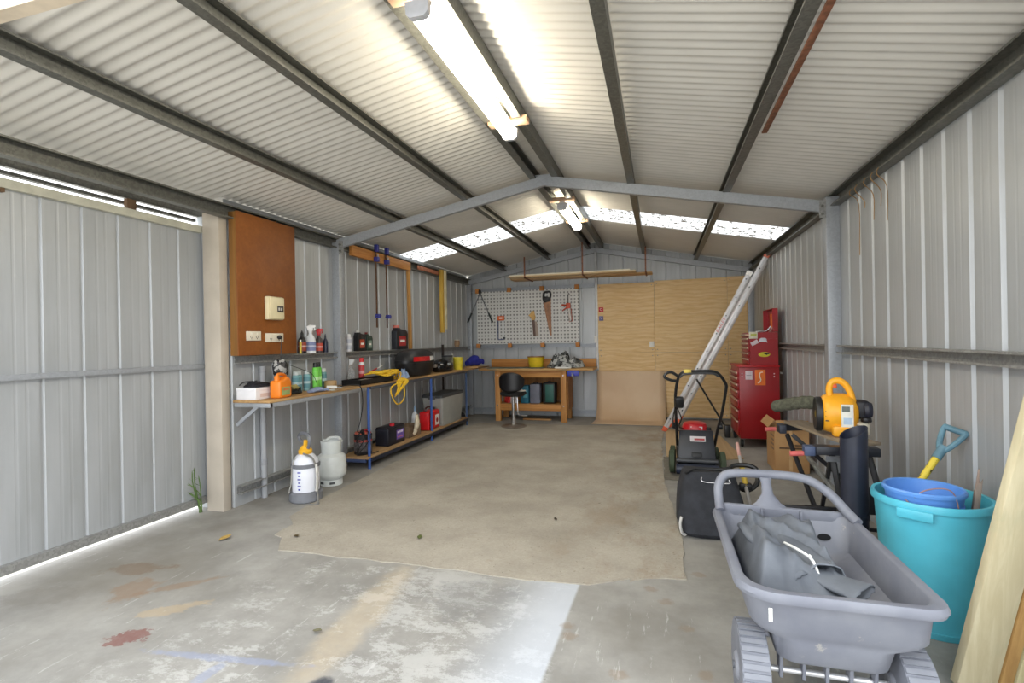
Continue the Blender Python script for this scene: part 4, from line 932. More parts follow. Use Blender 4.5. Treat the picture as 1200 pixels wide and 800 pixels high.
# bar stool
t = thing('bar_stool', 'black swivel bar stool with chrome stem in front of the workbench', 'stool', (-2.31, 8.02, .0075))
MB().lathe([(0, 0), (.205, 0), (.21, .006), (.19, .018), (.08, .03), (.03, .045), (0, .05)], 30).build('base', M((150, 140, 128), .3, .6), t)
MB().tube([(0, 0, .04), (0, 0, .5)], .028, 14).build('stem', CHROME, t)
MB().tube([(0, 0, .04), (0, 0, .14)], .036, 14).build('stem_sleeve', CHROME, t)
MB().tube([(.02, -.0, .50), (.07, -.02, .48), (.085, -.04, .22), (.12, -.05, .19), (.24, -.05, .19)], .009, 8).build('foot_rest', CHROME, t)
MB().loft([rrect(.17, .16, .12, .50), rrect(.20, .19, .14, .52), rrect(.205, .195, .14, .55), rrect(.18, .17, .13, .575)]).build('seat', M((22, 22, 24), .5), t)
def sb(u, v):
    a = -PI/2+(u-.5)*2.3; r = .235; w = math.sin(PI*max(.02, min(.98, u)))**.45; z = .56+.32*(v-.5)*w+.17
    return (r*math.cos(a), r*math.sin(a)*.85+.0, z)
o = MB().grid(sb, 18, 8).build('backrest', M((24, 24, 28), .4), t, smooth=60); sd = o.modifiers.new('thickness', 'SOLIDIFY'); sd.thickness = .025
o = lump(.10, h=.035, seed=21).build('white_rag', M((206, 200, 192), .8)); o.location = (-2.19, 7.99, .5845)
tag(o, 'small white rag lying on the seat of the black bar stool', 'cloth')

# ------------------------------------------------------------------ ladder leaning in the right back corner
ALU = M((206, 204, 204), .35, .25, .05, 6)
t = thing('extension_ladder', 'two-section aluminium extension ladder leaning from the floor up to the right eave', 'ladder', (0, 0, 0))
A0 = Vector((.10, 8.03, .03)); A1 = Vector((1.405, 7.80, 2.545)); dl = (A1-A0).normalized()
hz = Vector((-(A1-A0).y, (A1-A0).x, 0)).normalized(); hz = hz if hz.y > 0 else -hz          # along the rungs
nn = dl.cross(hz).normalized(); nn = nn if nn.x > 0 else -nn                                # down-right side of the flight
LL = (A1-A0).length
def lpt(a, w, n): return A0 + dl*a + hz*w + nn*n
def section(a0, a1, n0, wide, foot):
    for w in (0, wide):
        w0 = w + (.0 if wide > .37 else .015)
        mb = MB(); mb.bar(lpt(a0, w0, n0), lpt(a1, w0, n0), .022, .07, nn); mb.build('rail', ALU, t, bev=.003)
        mb = MB(); mb.bar(lpt(a0, w0-.013, n0), lpt(a1, w0-.013, n0), .004, .02, nn); mb.build('rail_rib', M((176, 176, 178), .35, .4), t, smooth=0)
        MB().obox(lpt(a0-.02, w0, n0), (.035, .075, .075), Matrix(((hz.x, dl.x, nn.x), (hz.y, dl.y, nn.y), (hz.z, dl.z, nn.z)))).build('foot', M((222, 96, 56), .6), t, bev=.006)
    k = 0
    while a0+.16+.285*k < a1-.05:
        a = a0+.16+.285*k; k += 1
        MB().tube([lpt(a, .0, n0), lpt(a, wide, n0)], .016, 8).build('rung', ALU, t)
        MB().tube([lpt(a, -.028, n0), lpt(a, -.01, n0)], .010, 8).build('rung_end', M((40, 40, 44), .5), t)
section(0.0, 2.52, -.045, .40, True); section(.20, LL-.03, .045, .36, True)
MB().bar(lpt(2.50, .0, -.045), lpt(2.56, .0, -.045), .03, .08, nn).build('end_cap', M((236, 234, 230), .5), t, bev=.004)
MB().bar(lpt(LL-.03, .015, .045), lpt(LL+.01, .015, .045), .03, .075, nn).build('end_cap', M((206, 110, 84), .5), t, bev=.004)
fc = bpy.data.curves.new('lettering', 'FONT'); fc.body = 'BAILEY'; fc.size = .085; fc.extrude = .0004; fc.align_x = 'CENTER'; fc.align_y = 'CENTER'; fc.shear = .2
_c = bpy.data.objects.new('lettering_curve', fc); COL.objects.link(_c); _m = bpy.data.meshes.new_from_object(_c.evaluated_get(bpy.context.evaluated_depsgraph_get())); bpy.data.objects.remove(_c)
lt = link('lettering', _m, t); _m.materials.clear(); _m.materials.append(M((196, 70, 46), .5)); lt['label'] = 'red lettering on the ladder rail'
zx = dl; zz = -hz; zy = zz.cross(zx)
lt.matrix_world = Matrix(((zx.x, zy.x, zz.x, 0), (zx.y, zy.y, zz.y, 0), (zx.z, zy.z, zz.z, 0), (0, 0, 0, 1))); lt.location = lpt(1.72, -.0225, -.045); lt.scale = (.9, .7, 1)

# ------------------------------------------------------------------ red tool cabinet and chest
REDC = M((150, 14, 22), .35, 0, .10, 4)
t = thing('tool_cabinet', 'tall red roller tool cabinet on casters by the right wall', 'cabinet', (.945, 7.02, 0))
CW, CD = .475, .74
MB().bx(.012, CW, 0, CD, .115, 1.015).build('body', REDC, t, bev=.006)
MB().bx(-.006, CW+.006, -.008, CD+.008, 1.016, 1.036).build('top_tray', M((176, 30, 36), .35), t, bev=.005)
zz = .15
for h in (.20, .14, .13, .11, .09, .08, .07):
    dr = MB().bx(-.006, .012, .025, CD-.025, zz, zz+h-.012).build('drawer', REDC, t, bev=.003)
    MB().bx(-.022, -.0062, .03, CD-.03, zz+h-.042, zz+h-.016).build('handle_strip', M((196, 170, 150), .3, .6), dr, bev=.004); zz += h
for x, y in ((.05, .06), (CW-.06, .06), (.05, CD-.06), (CW-.06, CD-.06)):
    cs = MB().bx(x-.03, x+.03, y-.03, y+.03, .10, .114).build('caster', STEEL_D, t, bev=.003)
    MB().lathe([(.0, -.018), (.042, -.018), (.05, -.012), (.05, .012), (.042, .018), (0, .018)], 18, (x-.01, y, .051), 'x').build('wheel', BLACK, cs)
    for q in (-.026, .026): MB().bx(x-.01+q-.003, x-.01+q+.003, y-.02, y+.02, .04, .10).build('fork', STEEL, cs, smooth=0)
MB().bx(.085, .165, -.003, -.0005, .86, .97).build('paper_label', M((214, 200, 206), .5), t, smooth=0); MB().bx(.095, .155, -.004, -.003, .912, .918).build('print', M((120, 110, 116)), t, smooth=0)
st = MB().bx(.195, .315, -.003, -.0005, .79, .985).build('sticker', M((226, 112, 32), .5), t, smooth=0)
MB().tube(spline([(.285, -.004, .955), (.255, -.004, .945), (.25, -.004, .90), (.262, -.004, .86), (.245, -.004, .825), (.225, -.004, .82)]), .006, 6).build('emblem', M((240, 226, 206)), st)
for x in (.045, CW-.06):
    for zz in (.935, .90): MB().lathe([(.008, -.003), (.008, 0), (0, 0.001)], 8, (x, 0, zz), 'y').build('rivet', M((220, 200, 200)), t)
MB().tube([(CW+.01, .05, .94), (CW+.045, .05, .94), (CW+.045, .35, .94), (CW+.01, .35, .94)], .009, 8).build('push_handle', CHROME, t)
t = thing('tool_chest', 'red top chest with open lid standing on the tool cabinet', 'chest', (1.09, 7.10, 1.0375))
TW, TD, TH = .335, .60, .415
mb = MB(); mb.bx(.012, TW, 0, TD, 0, .33).bx(.012, TW, 0, .004, .331, TH).bx(.012, TW, TD-.004, TD, .331, TH).bx(TW-.004, TW, .0045, TD-.0045, .331, TH).bx(.012, .018, .0045, TD-.0045, .331, TH); mb.build('body', REDC, t, smooth=0)
zz = .01
for h in (.085, .075, .07, .06, .06, .05):
    dr = MB().bx(-.004, .0115, .015, TD-.015, zz, zz+h-.01).build('drawer', REDC, t, bev=.003)
    MB().bx(-.018, -.0042, .02, TD-.02, zz+h-.036, zz+h-.014).build('handle_strip', M((196, 170, 150), .3, .6), dr, bev=.004); zz += h
mb = MB(); mb.bx(TW-.002, TW+.004, 0, TD, TH+.004, TH+.30).bx(TW-.06, TW-.002, 0, .005, TH+.004, TH+.30).bx(TW-.06, TW-.002, TD-.005, TD, TH+.004, TH+.30).bx(TW-.06, TW-.002, .005, TD-.005, TH+.295, TH+.30)
mb.build('lid', REDC, t, smooth=0)
MB().bx(TW-.007, TW-.0025, .30, .42, TH+.06, TH+.24).build('sticker', M((226, 110, 40), .5), t, smooth=0)
MB().bar((TW-.10, .02, TH-.01), (TW-.04, .01, TH+.10), .004, .014, (0, 1, 0)).build('lid_stay', CHROME, t, smooth=0)
MB().lathe([(0, -.001), (.062, -.001), (.062, -.0003), (0, -.0003)], 24, (.175, 0, .135), 'y').build('badge', M((206, 196, 40), .4), t).scale = (1, 1, 1)
bd = [q for q in t.children if q.name.startswith('badge')][0]; bd.data.transform(Matrix.Translation((.175, 0, .135)) @ Matrix.Diagonal((1.1, 1, .5, 1)) @ Matrix.Translation((-.175, 0, -.135)))
MB().prism([(.165, .145), (.19, .155), (.235, .15), (.23, .135), (.215, .138), (.205, .125), (.19, .137)], -.002, -.001, 'y').build('emblem', M((20, 20, 18)), bd, smooth=0)
MB().prism([(.125, .332), (.14, .345), (.19, .345), (.205, .332), (.205, .315), (.215, .285), (.20, .295), (.125, .295), (.112, .285), (.122, .315)], -.002, -.0005, 'y').build('emblem', M((196, 196, 202), .3, .4), t, smooth=0)
lump(.07, h=.04, seed=31, ell=(1, 1)).build('tools_pile', M((190, 186, 180), .5, .2, .3, 40), t).location = (.09, .08, .335)
o = [q for q in t.children if q.name.startswith('tools_pile')][0]; o['kind'] = 'stuff'
MB().obox((.05, -.003, .38), (.10, .005, .085)).build('paper_label', M((214, 210, 190), .6), t, bev=.001); MB().obox((.055, -.006, .385), (.07, .002, .03)).build('print', M((180, 184, 90)), t, smooth=0)
MB().obox((.065, -.003, .285), (.09, .005, .05), Matrix.Rotation(-.5, 3, 'Y')).build('paper_label', M((206, 190, 196), .6), t, bev=.001)
MB().tube(spline([(.03, .05, .36), (.10, .03, .425), (.20, .02, .43), (.26, .02, .49)]), .008, 6).build('spanner', CHROME, t)

# ------------------------------------------------------------------ lawn mower
t = thing('lawn_mower', 'black and red lawn mower with folded-up handle standing on the grey mat', 'mower', (.345, 5.55, .0085))
MB().prism([(.05, .14), (.10, .25), (.42, .26), (.50, .20), (.50, .09), (.08, .07)], -.19, .19, 'x').build('deck', M((40, 42, 44), .5), t, bev=.02)
fl = MB().hexa([(-.185, -.015, .155), (.185, -.015, .155), (.185, .015, .145), (-.185, .015, .145), (-.165, .10, .43), (.165, .10, .43), (.165, .13, .42), (-.165, .13, .42)]).build('rear_flap', M((46, 48, 54), .45), t, bev=.012)
MB().obox((.015, .057, .345), (.15, .004, .055), Matrix.Rotation(-.396, 3, 'X')).build('paper_label', M((206, 200, 200), .5), fl, smooth=0)
MB().obox((.03, .052, .342), (.10, .004, .02), Matrix.Rotation(-.396, 3, 'X')).build('print', M((170, 60, 60), .5), fl, smooth=0)
MB().obox((.0, .005, .19), (.10, .03, .05), Matrix.Rotation(-.396, 3, 'X')).build('flap_catch', M((36, 38, 42)), fl, bev=.006)
MB().tube([(-.20, -.02, .135), (.20, -.02, .135)], .022, 12).build('rear_bar', M((70, 72, 76), .4), t)
MB().tube([(-.205, -.05, .055), (.205, -.05, .055)], .053, 18).build('roller', M((44, 50, 66), .35), t)
eng = MB().lathe([(0, .26), (.13, .26), (.14, .30), (.135, .40), (.10, .44), (0, .45)], 22, (0, .28, 0)).build('engine', M((60, 60, 62), .5), t)
dome([(1, .40), (.98, .44), (.85, .475), (.5, .49), (.01, .492)], .13, .13).build('engine_cover', M((190, 20, 30), .35), t).location = (0, .28, 0)
MB().bx(-.05, .07, .16, .19, .42, .455).build('engine_badge', M((214, 200, 200), .4), t, bev=.004)
MB().lathe([(.03, .40), (.03, .44), (0, .445)], 12, (.13, .22, 0)).build('fuel_cap', BLACK, t)
for x, y, r in ((-.245, .02, .115), (.245, .02, .115), (-.225, .46, .095), (.225, .46, .095)):
    wl_ = MB().lathe([(.02, -.028), (r-.02, -.028), (r, -.02), (r, .02), (r-.02, .028), (.02, .028)], 24, (x, y, r+.0005), 'x').build('wheel', M((58, 70, 50), .7, 0, .15, 20), t)
    MB().lathe([(0, -.031), (r*.55, -.031), (r*.6, -.02), (r*.6, .02), (r*.55, .031), (0, .031)], 18, (x, y, r), 'x').build('hub', M((40, 46, 40), .5), wl_)
HP = lambda x: [(x*.95, .16, .26), (x*1.0, .02, .47), (x*1.06, -.12, .66)]
BL = M((26, 26, 28), .35)
MB().tube(spline([(-.185, .16, .26), (-.195, .0, .47), (-.205, -.20, .74), (-.205, -.26, .84), (-.19, -.30, .955), (-.165, -.33, 1.03), (-.11, -.345, 1.065), (.0, -.35, 1.07), (.12, -.35, 1.07), (.19, -.335, 1.04), (.25, -.30, .95), (.255, -.27, .88), (.235, -.10, .64), (.205, .02, .46), (.185, .16, .26)], 5), .0145, 10).build('handle_bar', BL, t)
MB().tube(spline([(-.165, -.355, 1.01), (-.11, -.37, 1.045), (.12, -.375, 1.05), (.185, -.36, 1.02)], 5), .010, 8).build('bail_bar', M((60, 62, 66), .35), t)
MB().bx(-.13, -.06, -.372, -.335, 1.055, 1.09).build('warning_tag', M((222, 196, 90), .5), t, bev=.004)
MB().tube(spline([(-.165, -.34, 1.01), (-.24, -.36, 1.06), (-.29, -.37, 1.05), (-.305, -.37, 1.015), (-.25, -.36, .985), (-.19, -.34, .975)]), .014, 8).build('control_lever', BL, t)
MB().obox((-.17, -.25, .76), (.08, .06, .11), Matrix.Rotation(.3, 3, 'X')).build('throttle_box', BL, t, bev=.015)
for p in ([(-.20, -.20, .74), (-.23, -.10, .56), (-.20, .02, .44), (-.16, .10, .42)], [(-.19, -.24, .70), (-.15, -.12, .58), (-.17, .0, .48), (-.12, .16, .43)]):
    MB().tube(spline(p), .006, 6).build('cable', BLACK, t)
for x in (-.205, .215): MB().lathe([(.03, -.015), (.034, 0), (.03, .015), (0, .018)], 12, (x*1.08, .0, .49), 'x').build('clamp_knob', BLACK, t)
# trolley pole behind the mower
t = thing('black_pole', 'thin black pole on a stubby foot leaning behind the mower handle beside the red cabinet', 'pole')
MB().tube([(.50, 7.86, .80), (.885, 7.70, .10)], .013, 8).build('pole', BLACK, t)
MB().obox((.885, 7.70, .09), (.08, .10, .17)).build('base', BLACK, t, bev=.015)

# grass catcher
t = thing('grass_catcher', 'black fabric grass catcher bag on the floor in front of the mower', 'bag', (.33, 3.98, .0085), .05)
rg = []
for z, a, b, yo in ((0, .20, .20, 0), (.03, .225, .225, 0), (.14, .235, .22, .01), (.28, .21, .17, .05), (.37, .185, .13, .08), (.405, .17, .10, .09)):
    rg.append([(a*math.copysign(abs(math.cos(q))**.45, math.cos(q))*(1+.03*math.sin(5*q+z*20)), yo+b*math.copysign(abs(math.sin(q))**.45, math.sin(q))*(1+.03*math.cos(4*q+z*15)), z+.008*math.sin(3*q)*(z > .3)) for q in [2*PI*k/40 for k in range(40)]])
MB().loft(rg).build('bag', M((40, 42, 48), .85, 0, .25, 14, .3), t)
MB().tube([(-.165, -.02, .40), (-.10, .03, .425), (.14, .02, .425), (.17, .0, .40)], .009, 8).build('frame', BLACK, t)
MB().tube(spline([(-.06, -.055, .385), (-.06, -.07, .36), (.0, -.075, .352), (.12, -.075, .352), (.125, -.06, .375)]), .006, 6).build('handle', CHROME, t)
MB().tube(spline([(-.215, -.20, .14), (-.225, -.21, .09), (-.215, -.205, .03), (-.19, -.19, .01)]), .01, 6).build('torn_edge', M((190, 188, 184), .8), t)

# cardboard box
g = G('cardboard'); CARD = g.fin(g.mix(g.step(g.noise(3, 4), .3, .7), s(176, 134, 88), s(190, 150, 102)), .8)
t = thing('cardboard_box', 'brown cardboard box on the floor behind the folding workbench', 'box', (1.28, 5.80, .0), .0)
MB().bx(-.16, .155, 0, .42, 0.001, .47).build('box', CARD, t, bev=.003)
MB().obox((-.19, .21, .50), (.10, .40, .005), Matrix.Rotation(-.9, 3, 'Y')).build('flap', CARD, t, smooth=0)
MB().obox((.0, -.03, .50), (.30, .10, .005), Matrix.Rotation(.8, 3, 'X')).build('flap', CARD, t, smooth=0)
for k, (x0, x1, zz) in enumerate(((-.12, -.02, .245), (-.01, .09, .245), (.10, .15, .245), (.02, .15, .275))): MB().bx(x0, x1, -.0012, 0, zz, zz+.018).build('print', M((92, 66, 44)), t, smooth=0)
for k in range(4): MB().bx(-.1612, -.16, .06, .22, .22+.045*k, .24+.045*k).build('print', M((120, 88, 58)), t, smooth=0)
MB().bx(-.03, -.0, -.001, 0.0, .02, .46).build('tape', M((200, 164, 118), .5), t, smooth=0)

# ------------------------------------------------------------------ folding workbench with the leaf blower
t = thing('folding_workbench', 'black folding work stand with a worn board top against the right wall', 'workbench', (0, 0, 0))
bw = wood('stand_board', (150, 134, 112), (128, 114, 96), 'y', .7)
def tp(a, b, z): return (1.13+a, 4.0+b, z)            # a across, b along (away from the opening)
ZT = .715
MB().hexa([(.925, 4.46, ZT), (1.07, 4.52, ZT), (1.30, 3.66, ZT), (1.10, 3.58, ZT), (.925, 4.46, ZT+.02), (1.07, 4.52, ZT+.02), (1.30, 3.66, ZT+.02), (1.10, 3.58, ZT+.02)]).build('top_board', bw, t, bev=.003)
MB().bx(.90, 1.24, 3.49, 3.575, ZT-.04, ZT+.012).build('front_jaw', M((34, 36, 44), .45), t, bev=.006)
MB().bx(.84, .90, 3.50, 3.57, ZT-.05, ZT+.01).build('jaw_end', M((70, 82, 110), .5), t, bev=.006)
MB().bar((.925, 4.44, ZT-.03), (1.30, 4.60, ZT-.03), .05, .05).build('rear_jaw', M((34, 36, 44), .45), t, bev=.006)
MB().bx(.88, .93, 4.38, 4.50, ZT-.07, ZT-.005).build('jaw_end', M((44, 48, 60), .5), t, bev=.006)
for (x, y) in ((.84, 3.53), (.86, 4.42)): MB().tube([(x-.075, y, ZT-.045), (x, y, ZT-.04)], .016, 10).build('crank_handle', M((196, 92, 88), .5), t)
mb = MB().bx(.95, 1.10, 3.482, 3.489, ZT-.075, ZT-.042); mb.build('jaw_bracket', M((120, 122, 126), .4, .5), t, smooth=0)
BKS = M((30, 30, 34), .45)
for a, b in (((.93, 4.38, ZT-.07), (1.06, 4.05, .10)), ((1.00, 3.56, ZT-.05), (1.06, 4.0, .20)), ((1.00, 3.54, ZT-.05), (1.03, 3.52, .42)), ((1.08, 3.56, ZT-.05), (1.30, 4.0, .10)),
             ((1.20, 3.56, ZT-.05), (1.33, 3.45, .012)), ((.95, 4.3, ZT-.06), (1.32, 4.3, .30)), ((1.34, 4.30, ZT-.06), (1.38, 4.6, .012))):
    MB().bar(a, b, .022, .03).build('leg', BKS, t, bev=.003)
MB().bar((.99, 4.05, .545), (1.03, 3.53, .42), .02, .03).build('stay', M((150, 152, 150), .35, .5), t, bev=.002)
MB().bar((.70, 3.98, .20), (1.36, 3.92, .23), .03, .025).build('step_bar', BKS, t, bev=.003); MB().bar((.80, 3.90, .115), (1.38, 3.84, .13), .03, .02).build('step_bar', BKS, t, bev=.003)
MB().bar((1.0, 3.99, .22), (1.0, 3.88, .10), .10, .02).build('step_plate', BKS, t, bev=.003)
MB().bx(1.20, 1.42, 3.60, 3.63, .30, .46).build('end_plate', BKS, t, bev=.004)
for a in ((.98, 4.05, .012), (1.06, 4.05, .012)): pass
MB().bar((1.06, 4.05, .10), (1.06, 4.05, .001), .03, .03, (0, 1, 0)).build('foot', BLACKR, t, bev=.003); MB().bar((1.03, 3.52, .42), (1.03, 3.52, .001), .03, .03, (0, 1, 0)).build('foot', BLACKR, t, bev=.003)
MB().bx(1.385, 1.475, 3.34, 3.40, .01, .44).build('side_plate', BKS, t, bev=.004)
for k in range(5): MB().lathe([(.0, 3.335), (.010, 3.335), (.012, 3.339)], 8, (1.43+.012*(k % 2), 0, .12+.06*k), 'y').build('bolt', STEEL, t)

YB_ = M((244, 172, 36), .4, 0, .05)
t = thing('leaf_blower', 'yellow petrol leaf blower with black engine lying on the folding stand', 'leaf blower', (1.135, 3.90, ZT+.0215), -.12); t.scale = (.80, .80, .86)
mb = MB(); rg = []
for x, k in ((-.115, .80), (-.10, .9), (-.04, 1.0), (.05, 1.0), (.10, .88), (.135, .6)):
    rg.append([(x, .16*k*math.cos(q), .165+.155*k*math.sin(q)) for q in [2*PI*i/28 for i in range(28)]])
mb.loft(rg); mb.build('housing', YB_, t)
MB().prism([(-.03, -.13), (.09, -.13), (.10, -.05), (-.04, -.05)], .0, .07, 'z').build('stand_foot', YB_, t, bev=.015)
MB().obox((.01, -.13, .045), (.14, .08, .085)).build('sump', YB_, t, bev=.02)
MB().tube(spline([(-.055, -.03, .29), (-.06, -.03, .36), (-.04, -.03, .405), (.0, -.03, .42), (.045, -.03, .40), (.085, -.03, .34), (.105, -.03, .26), (.10, -.03, .20)]), .026, 12).build('handle', YB_, t)
MB().obox((-.022, -.035, .378), (.03, .03, .03)).build('trigger', M((210, 84, 34), .5), t, bev=.005)
MB().lathe([(.085, -.16), (.125, -.165), (.135, -.15), (.135, -.12), (.118, -.112), (.085, -.13)], 28, (0, 0, .155), 'x').build('intake_ring', BLACK, t)
for k in range(8):
    a = 2*PI*k/8; MB().tube([(-.15, .02*math.cos(a), .155+.02*math.sin(a)), (-.15, .11*math.cos(a), .155+.11*math.sin(a))], .006, 6).build('guard_spoke', BLACK, t)
MB().lathe([(.0, -.165), (.03, -.16), (.034, -.14), (0, -.13)], 14, (0, 0, .155), 'x').build('hub', M((170, 150, 60), .4, .4), t)
for k in range(3): MB().obox((-.075, -.135, .12+.035*k), (.06, .012, .010)).build('cooling_slot', M((60, 56, 60)), t, bev=.003)
en = MB().obox((.17, .0, .20), (.10, .16, .14)).build('engine', M((30, 30, 36), .5), t, bev=.025, seg=3)
MB().lathe([(0, -.03), (.055, -.025), (.066, 0), (.055, .03), (0, .035)], 18, (.20, -.05, .20), 'x').build('air_cleaner', M((34, 36, 48), .5), en)
MB().lathe([(.0, .02), (.055, .02), (.06, .04), (.055, .10), (.03, .115), (0, .115)], 18, (.16, -.05, 0)).build('fuel_tank', M((214, 206, 184), .4), t)
MB().lathe([(.036, -.0), (.04, .01), (.036, .03), (0, .033)], 16, (.185, -.09, .115)).build('fuel_cap', BLACK, t)
MB().bx(.0, .085, -.166, -.1625, .08, .25).build('paper_label', M((226, 224, 214), .5), t, smooth=0)
MB().bx(.005, .06, -.167, -.166, .195, .235).build('print', M((104, 110, 104)), t, smooth=0); MB().bx(.015, .075, -.167, -.166, .10, .15).build('print', M((176, 196, 216)), t, smooth=0)
rg = spline([(-.10, .12, .22), (-.22, .20, .22), (-.36, .30, .185), (-.46, .36, .155)], 5)
MB().tube(rg, [.05, .054, .05, .057, .052, .056, .05, .056, .052, .055, .05, .054, .052, .05, .047, .03], 12).build('dust_sleeve', M((84, 84, 70), .95, 0, .3, 40, .4), t)
t = thing('blower_tube', 'black plastic blower tube standing upright in front of the folding stand', 'tube', (1.045, 3.32, 0)); t.scale = (.82, .82, 1)
mb = MB(); rg = []
for z0 in (0, .84):
    rg.append([(.083*math.cos(q), .083*math.sin(q), z0+(.035*math.cos(q-.3)+.01 if z0 else 0)) for q in [2*PI*k/28 for k in range(28)]])
rg.append([(.077*math.cos(q), .077*math.sin(q), .84+.035*math.cos(q-.3)+.01) for q in [2*PI*k/28 for k in range(28)]]); rg.append([(.074*math.cos(q), .074*math.sin(q), .55) for q in [2*PI*k/28 for k in range(28)]])
mb.loft(rg); mb.build('pipe', M((38, 42, 56), .4, 0, .12, 14), t)
MB().lathe([(.0835, .36), (.087, .365), (.087, .385), (.0835, .39)], 28).build('joint_band', M((30, 34, 46), .4), t)
MB().tube([(-.03, -.086, .30), (-.03, -.086, .16)], .006, 6).build('latch', M((110, 112, 110)), t)

# line trimmer handle between cart and mower
t = thing('line_trimmer', 'line trimmer with black loop handle leaning behind the grey cart', 'trimmer', (0, 0, 0))
MB().tube([(.62, 3.82, .012), (.605, 4.25, .30), (.60, 4.55, .50)], .013, 10).build('shaft', M((188, 186, 184), .3, .5), t)
MB().tube([(.607, 4.20, .267), (.603, 4.38, .387)], .020, 10).build('grip_sleeve', M((196, 168, 70), .5), t)
MB().tube([(.601, 4.46, .44), (.60, 4.58, .52)], .014, 10).build('shaft_end', M((206, 160, 150), .4), t)
MB().tube(spline([(.52, 4.24, .27), (.50, 4.28, .33), (.515, 4.32, .375), (.56, 4.34, .395), (.65, 4.34, .395), (.70, 4.32, .375), (.705, 4.28, .33), (.68, 4.24, .27), (.61, 4.22, .235), (.52, 4.24, .27)], 4), .018, 8).build('loop_handle', BLACK, t)
MB().obox((.607, 4.22, .265), (.09, .06, .05)).build('handle_clamp', BLACK, t, bev=.01)

# ------------------------------------------------------------------ grey poly garden cart
g = G('grey_poly'); n = g.noise(6, 5); n2 = g.noise(90, 3)
col = g.mix(g.step(n, .3, .7), s(114, 117, 128), s(128, 131, 140)); col = g.mix(g.math('MULTIPLY', g.step(g.noise(11, 7, .75), .63, .70), .55), col, s(176, 172, 162))
g.bump(n2, .12, .002); POLY = g.fin(col, .5)
t = thing('garden_cart', 'grey plastic two-wheeled garden cart with loop handle at the right front', 'cart', (.555, 2.33, 0))
def ring(x0, x1, y0, y1, z, rs, zslope=0.0, n=6):
    """rounded rectangle; rs = corner radii at (x1,y1),(x0,y1),(x0,y0),(x1,y0)"""
    out = []
    for (cx, cy, sx, sy, q), r in zip(((x1, y1, -1, -1, 0), (x0, y1, 1, -1, PI/2), (x0, y0, 1, 1, PI), (x1, y0, -1, 1, 1.5*PI)), rs):
        for k in range(n+1):
            a = q+PI/2*k/n; x = cx+sx*r+r*math.cos(a); y = cy+sy*r+r*math.sin(a); out.append((x, y, z+zslope*(x-x0)/(x1-x0)))
    return out
RS = (.06, .06, .13, .07); RB = (.05, .05, .09, .06)
rim = [ring(-.155, .155, -.34, .30, .255, (.05,)*4), ring(-.175, .175, -.36, .34, .27, (.06,)*4), ring(-.185, .19, -.375, .36, .345, (.06, .06, .07, .06)), ring(-.245, .255, -.385, .375, .37, RB), ring(-.262, .275, -.40, .385, .395, RB),
       ring(-.285, .278, -.435, .42, .515, RS), ring(-.312, .302, -.462, .44, .513, RS), ring(-.318, .308, -.468, .446, .53, RS), ring(-.312, .302, -.462, .44, .548, RS), ring(-.290, .282, -.44, .42, .55, RS), ring(-.278, .270, -.428, .41, .54, RS),
       ring(-.255, .262, -.395, .375, .40, RB), ring(-.17, .175, -.36, .345, .345, (.06,)*4), ring(-.15, .15, -.33, .30, .275, (.05,)*4)]
MB().loft(rim).build('tub', POLY, t, smooth=50)
# back board and handle loop
MB().prism([(-.27, .50), (.27, .50), (.265, .565), (-.265, .575)], .405, .43, 'y').build('back_board', POLY, t, bev=.01)
for x in (-.09, .08): MB().bx(x-.006, x+.006, .392, .405, .50, .565).build('stiffening_rib', POLY, t, bev=.003)
MB().tube(spline([(-.282, .38, .545), (-.283, .43, .585), (-.28, .47, .64), (-.252, .50, .685), (-.19, .51, .702), (0, .515, .702), (.10, .51, .695), (.165, .49, .675), (.225, .45, .63), (.265, .40, .58), (.295, .33, .545)], 5), .022, 12).build('handle', POLY, t)
mb = MB(); rg = []
for zz, w, y in ((.56, .09, .42), (.585, .055, .43), (.62, .026, .455), (.665, .022, .49), (.69, .03, .505)):
    rg.append([(-.055+w*math.cos(q), y+.018*math.sin(q), zz) for q in [2*PI*k/14 for k in range(14)]])
mb.loft(rg); mb.build('handle_strut', POLY, t)
MB().lathe([(0, .375), (.028, .375), (.028, .3795), (0, .3795)], 16, (.17, 0, .455), 'y').build('drain_hole', M((20, 20, 22)), t).data.transform(Matrix.Translation((0, 0, .455)) @ Matrix.Diagonal((1, 1, .55, 1)) @ Matrix.Translation((0, 0, -.455)))
for x in (-.25, .25):
    mb = MB(); R_ = .162; c = (x, -.25, R_+.0065)
    mb.lathe([(.05, -.045), (R_-.03, -.05), (R_-.006, -.046), (R_-.006, .046), (R_-.03, .05), (.05, .045)], 36, c, 'x'); w = mb.build('wheel', M((116, 119, 128), .55, 0, .08, 12), t)
    for k in range(36):
        a = 2*PI*k/36; m = MB().obox((c[0], c[1]+(R_-.004)*math.cos(a), c[2]+(R_-.004)*math.sin(a)), (.086, .017, .008), Matrix.Rotation(a-PI/2, 3, 'X'))
        if k == 0: tm = m
        else: tm.add(m.v, m.f)
    o = tm.build('tread', M((122, 125, 133), .55, 0, .06, 12), w, smooth=0); o['kind'] = 'stuff'
    MB().lathe([(0, -.055), (.04, -.055), (.05, -.045), (.05, .045), (.04, .055), (0, .055)], 18, c, 'x').build('hub', M((130, 132, 140), .5), w)
    MB().lathe([(0, -.062 if x < 0 else .055), (.014, -.062 if x < 0 else .055), (.014, -.055 if x < 0 else .062), (0, -.055 if x < 0 else .062)], 12, c, 'x').build('axle_cap', M((90, 92, 98), .4), w)
MB().tube([(-.30, -.25, .1755), (.30, -.25, .1755)], .011, 12).build('axle', M((206, 206, 208), .3, .5), t)
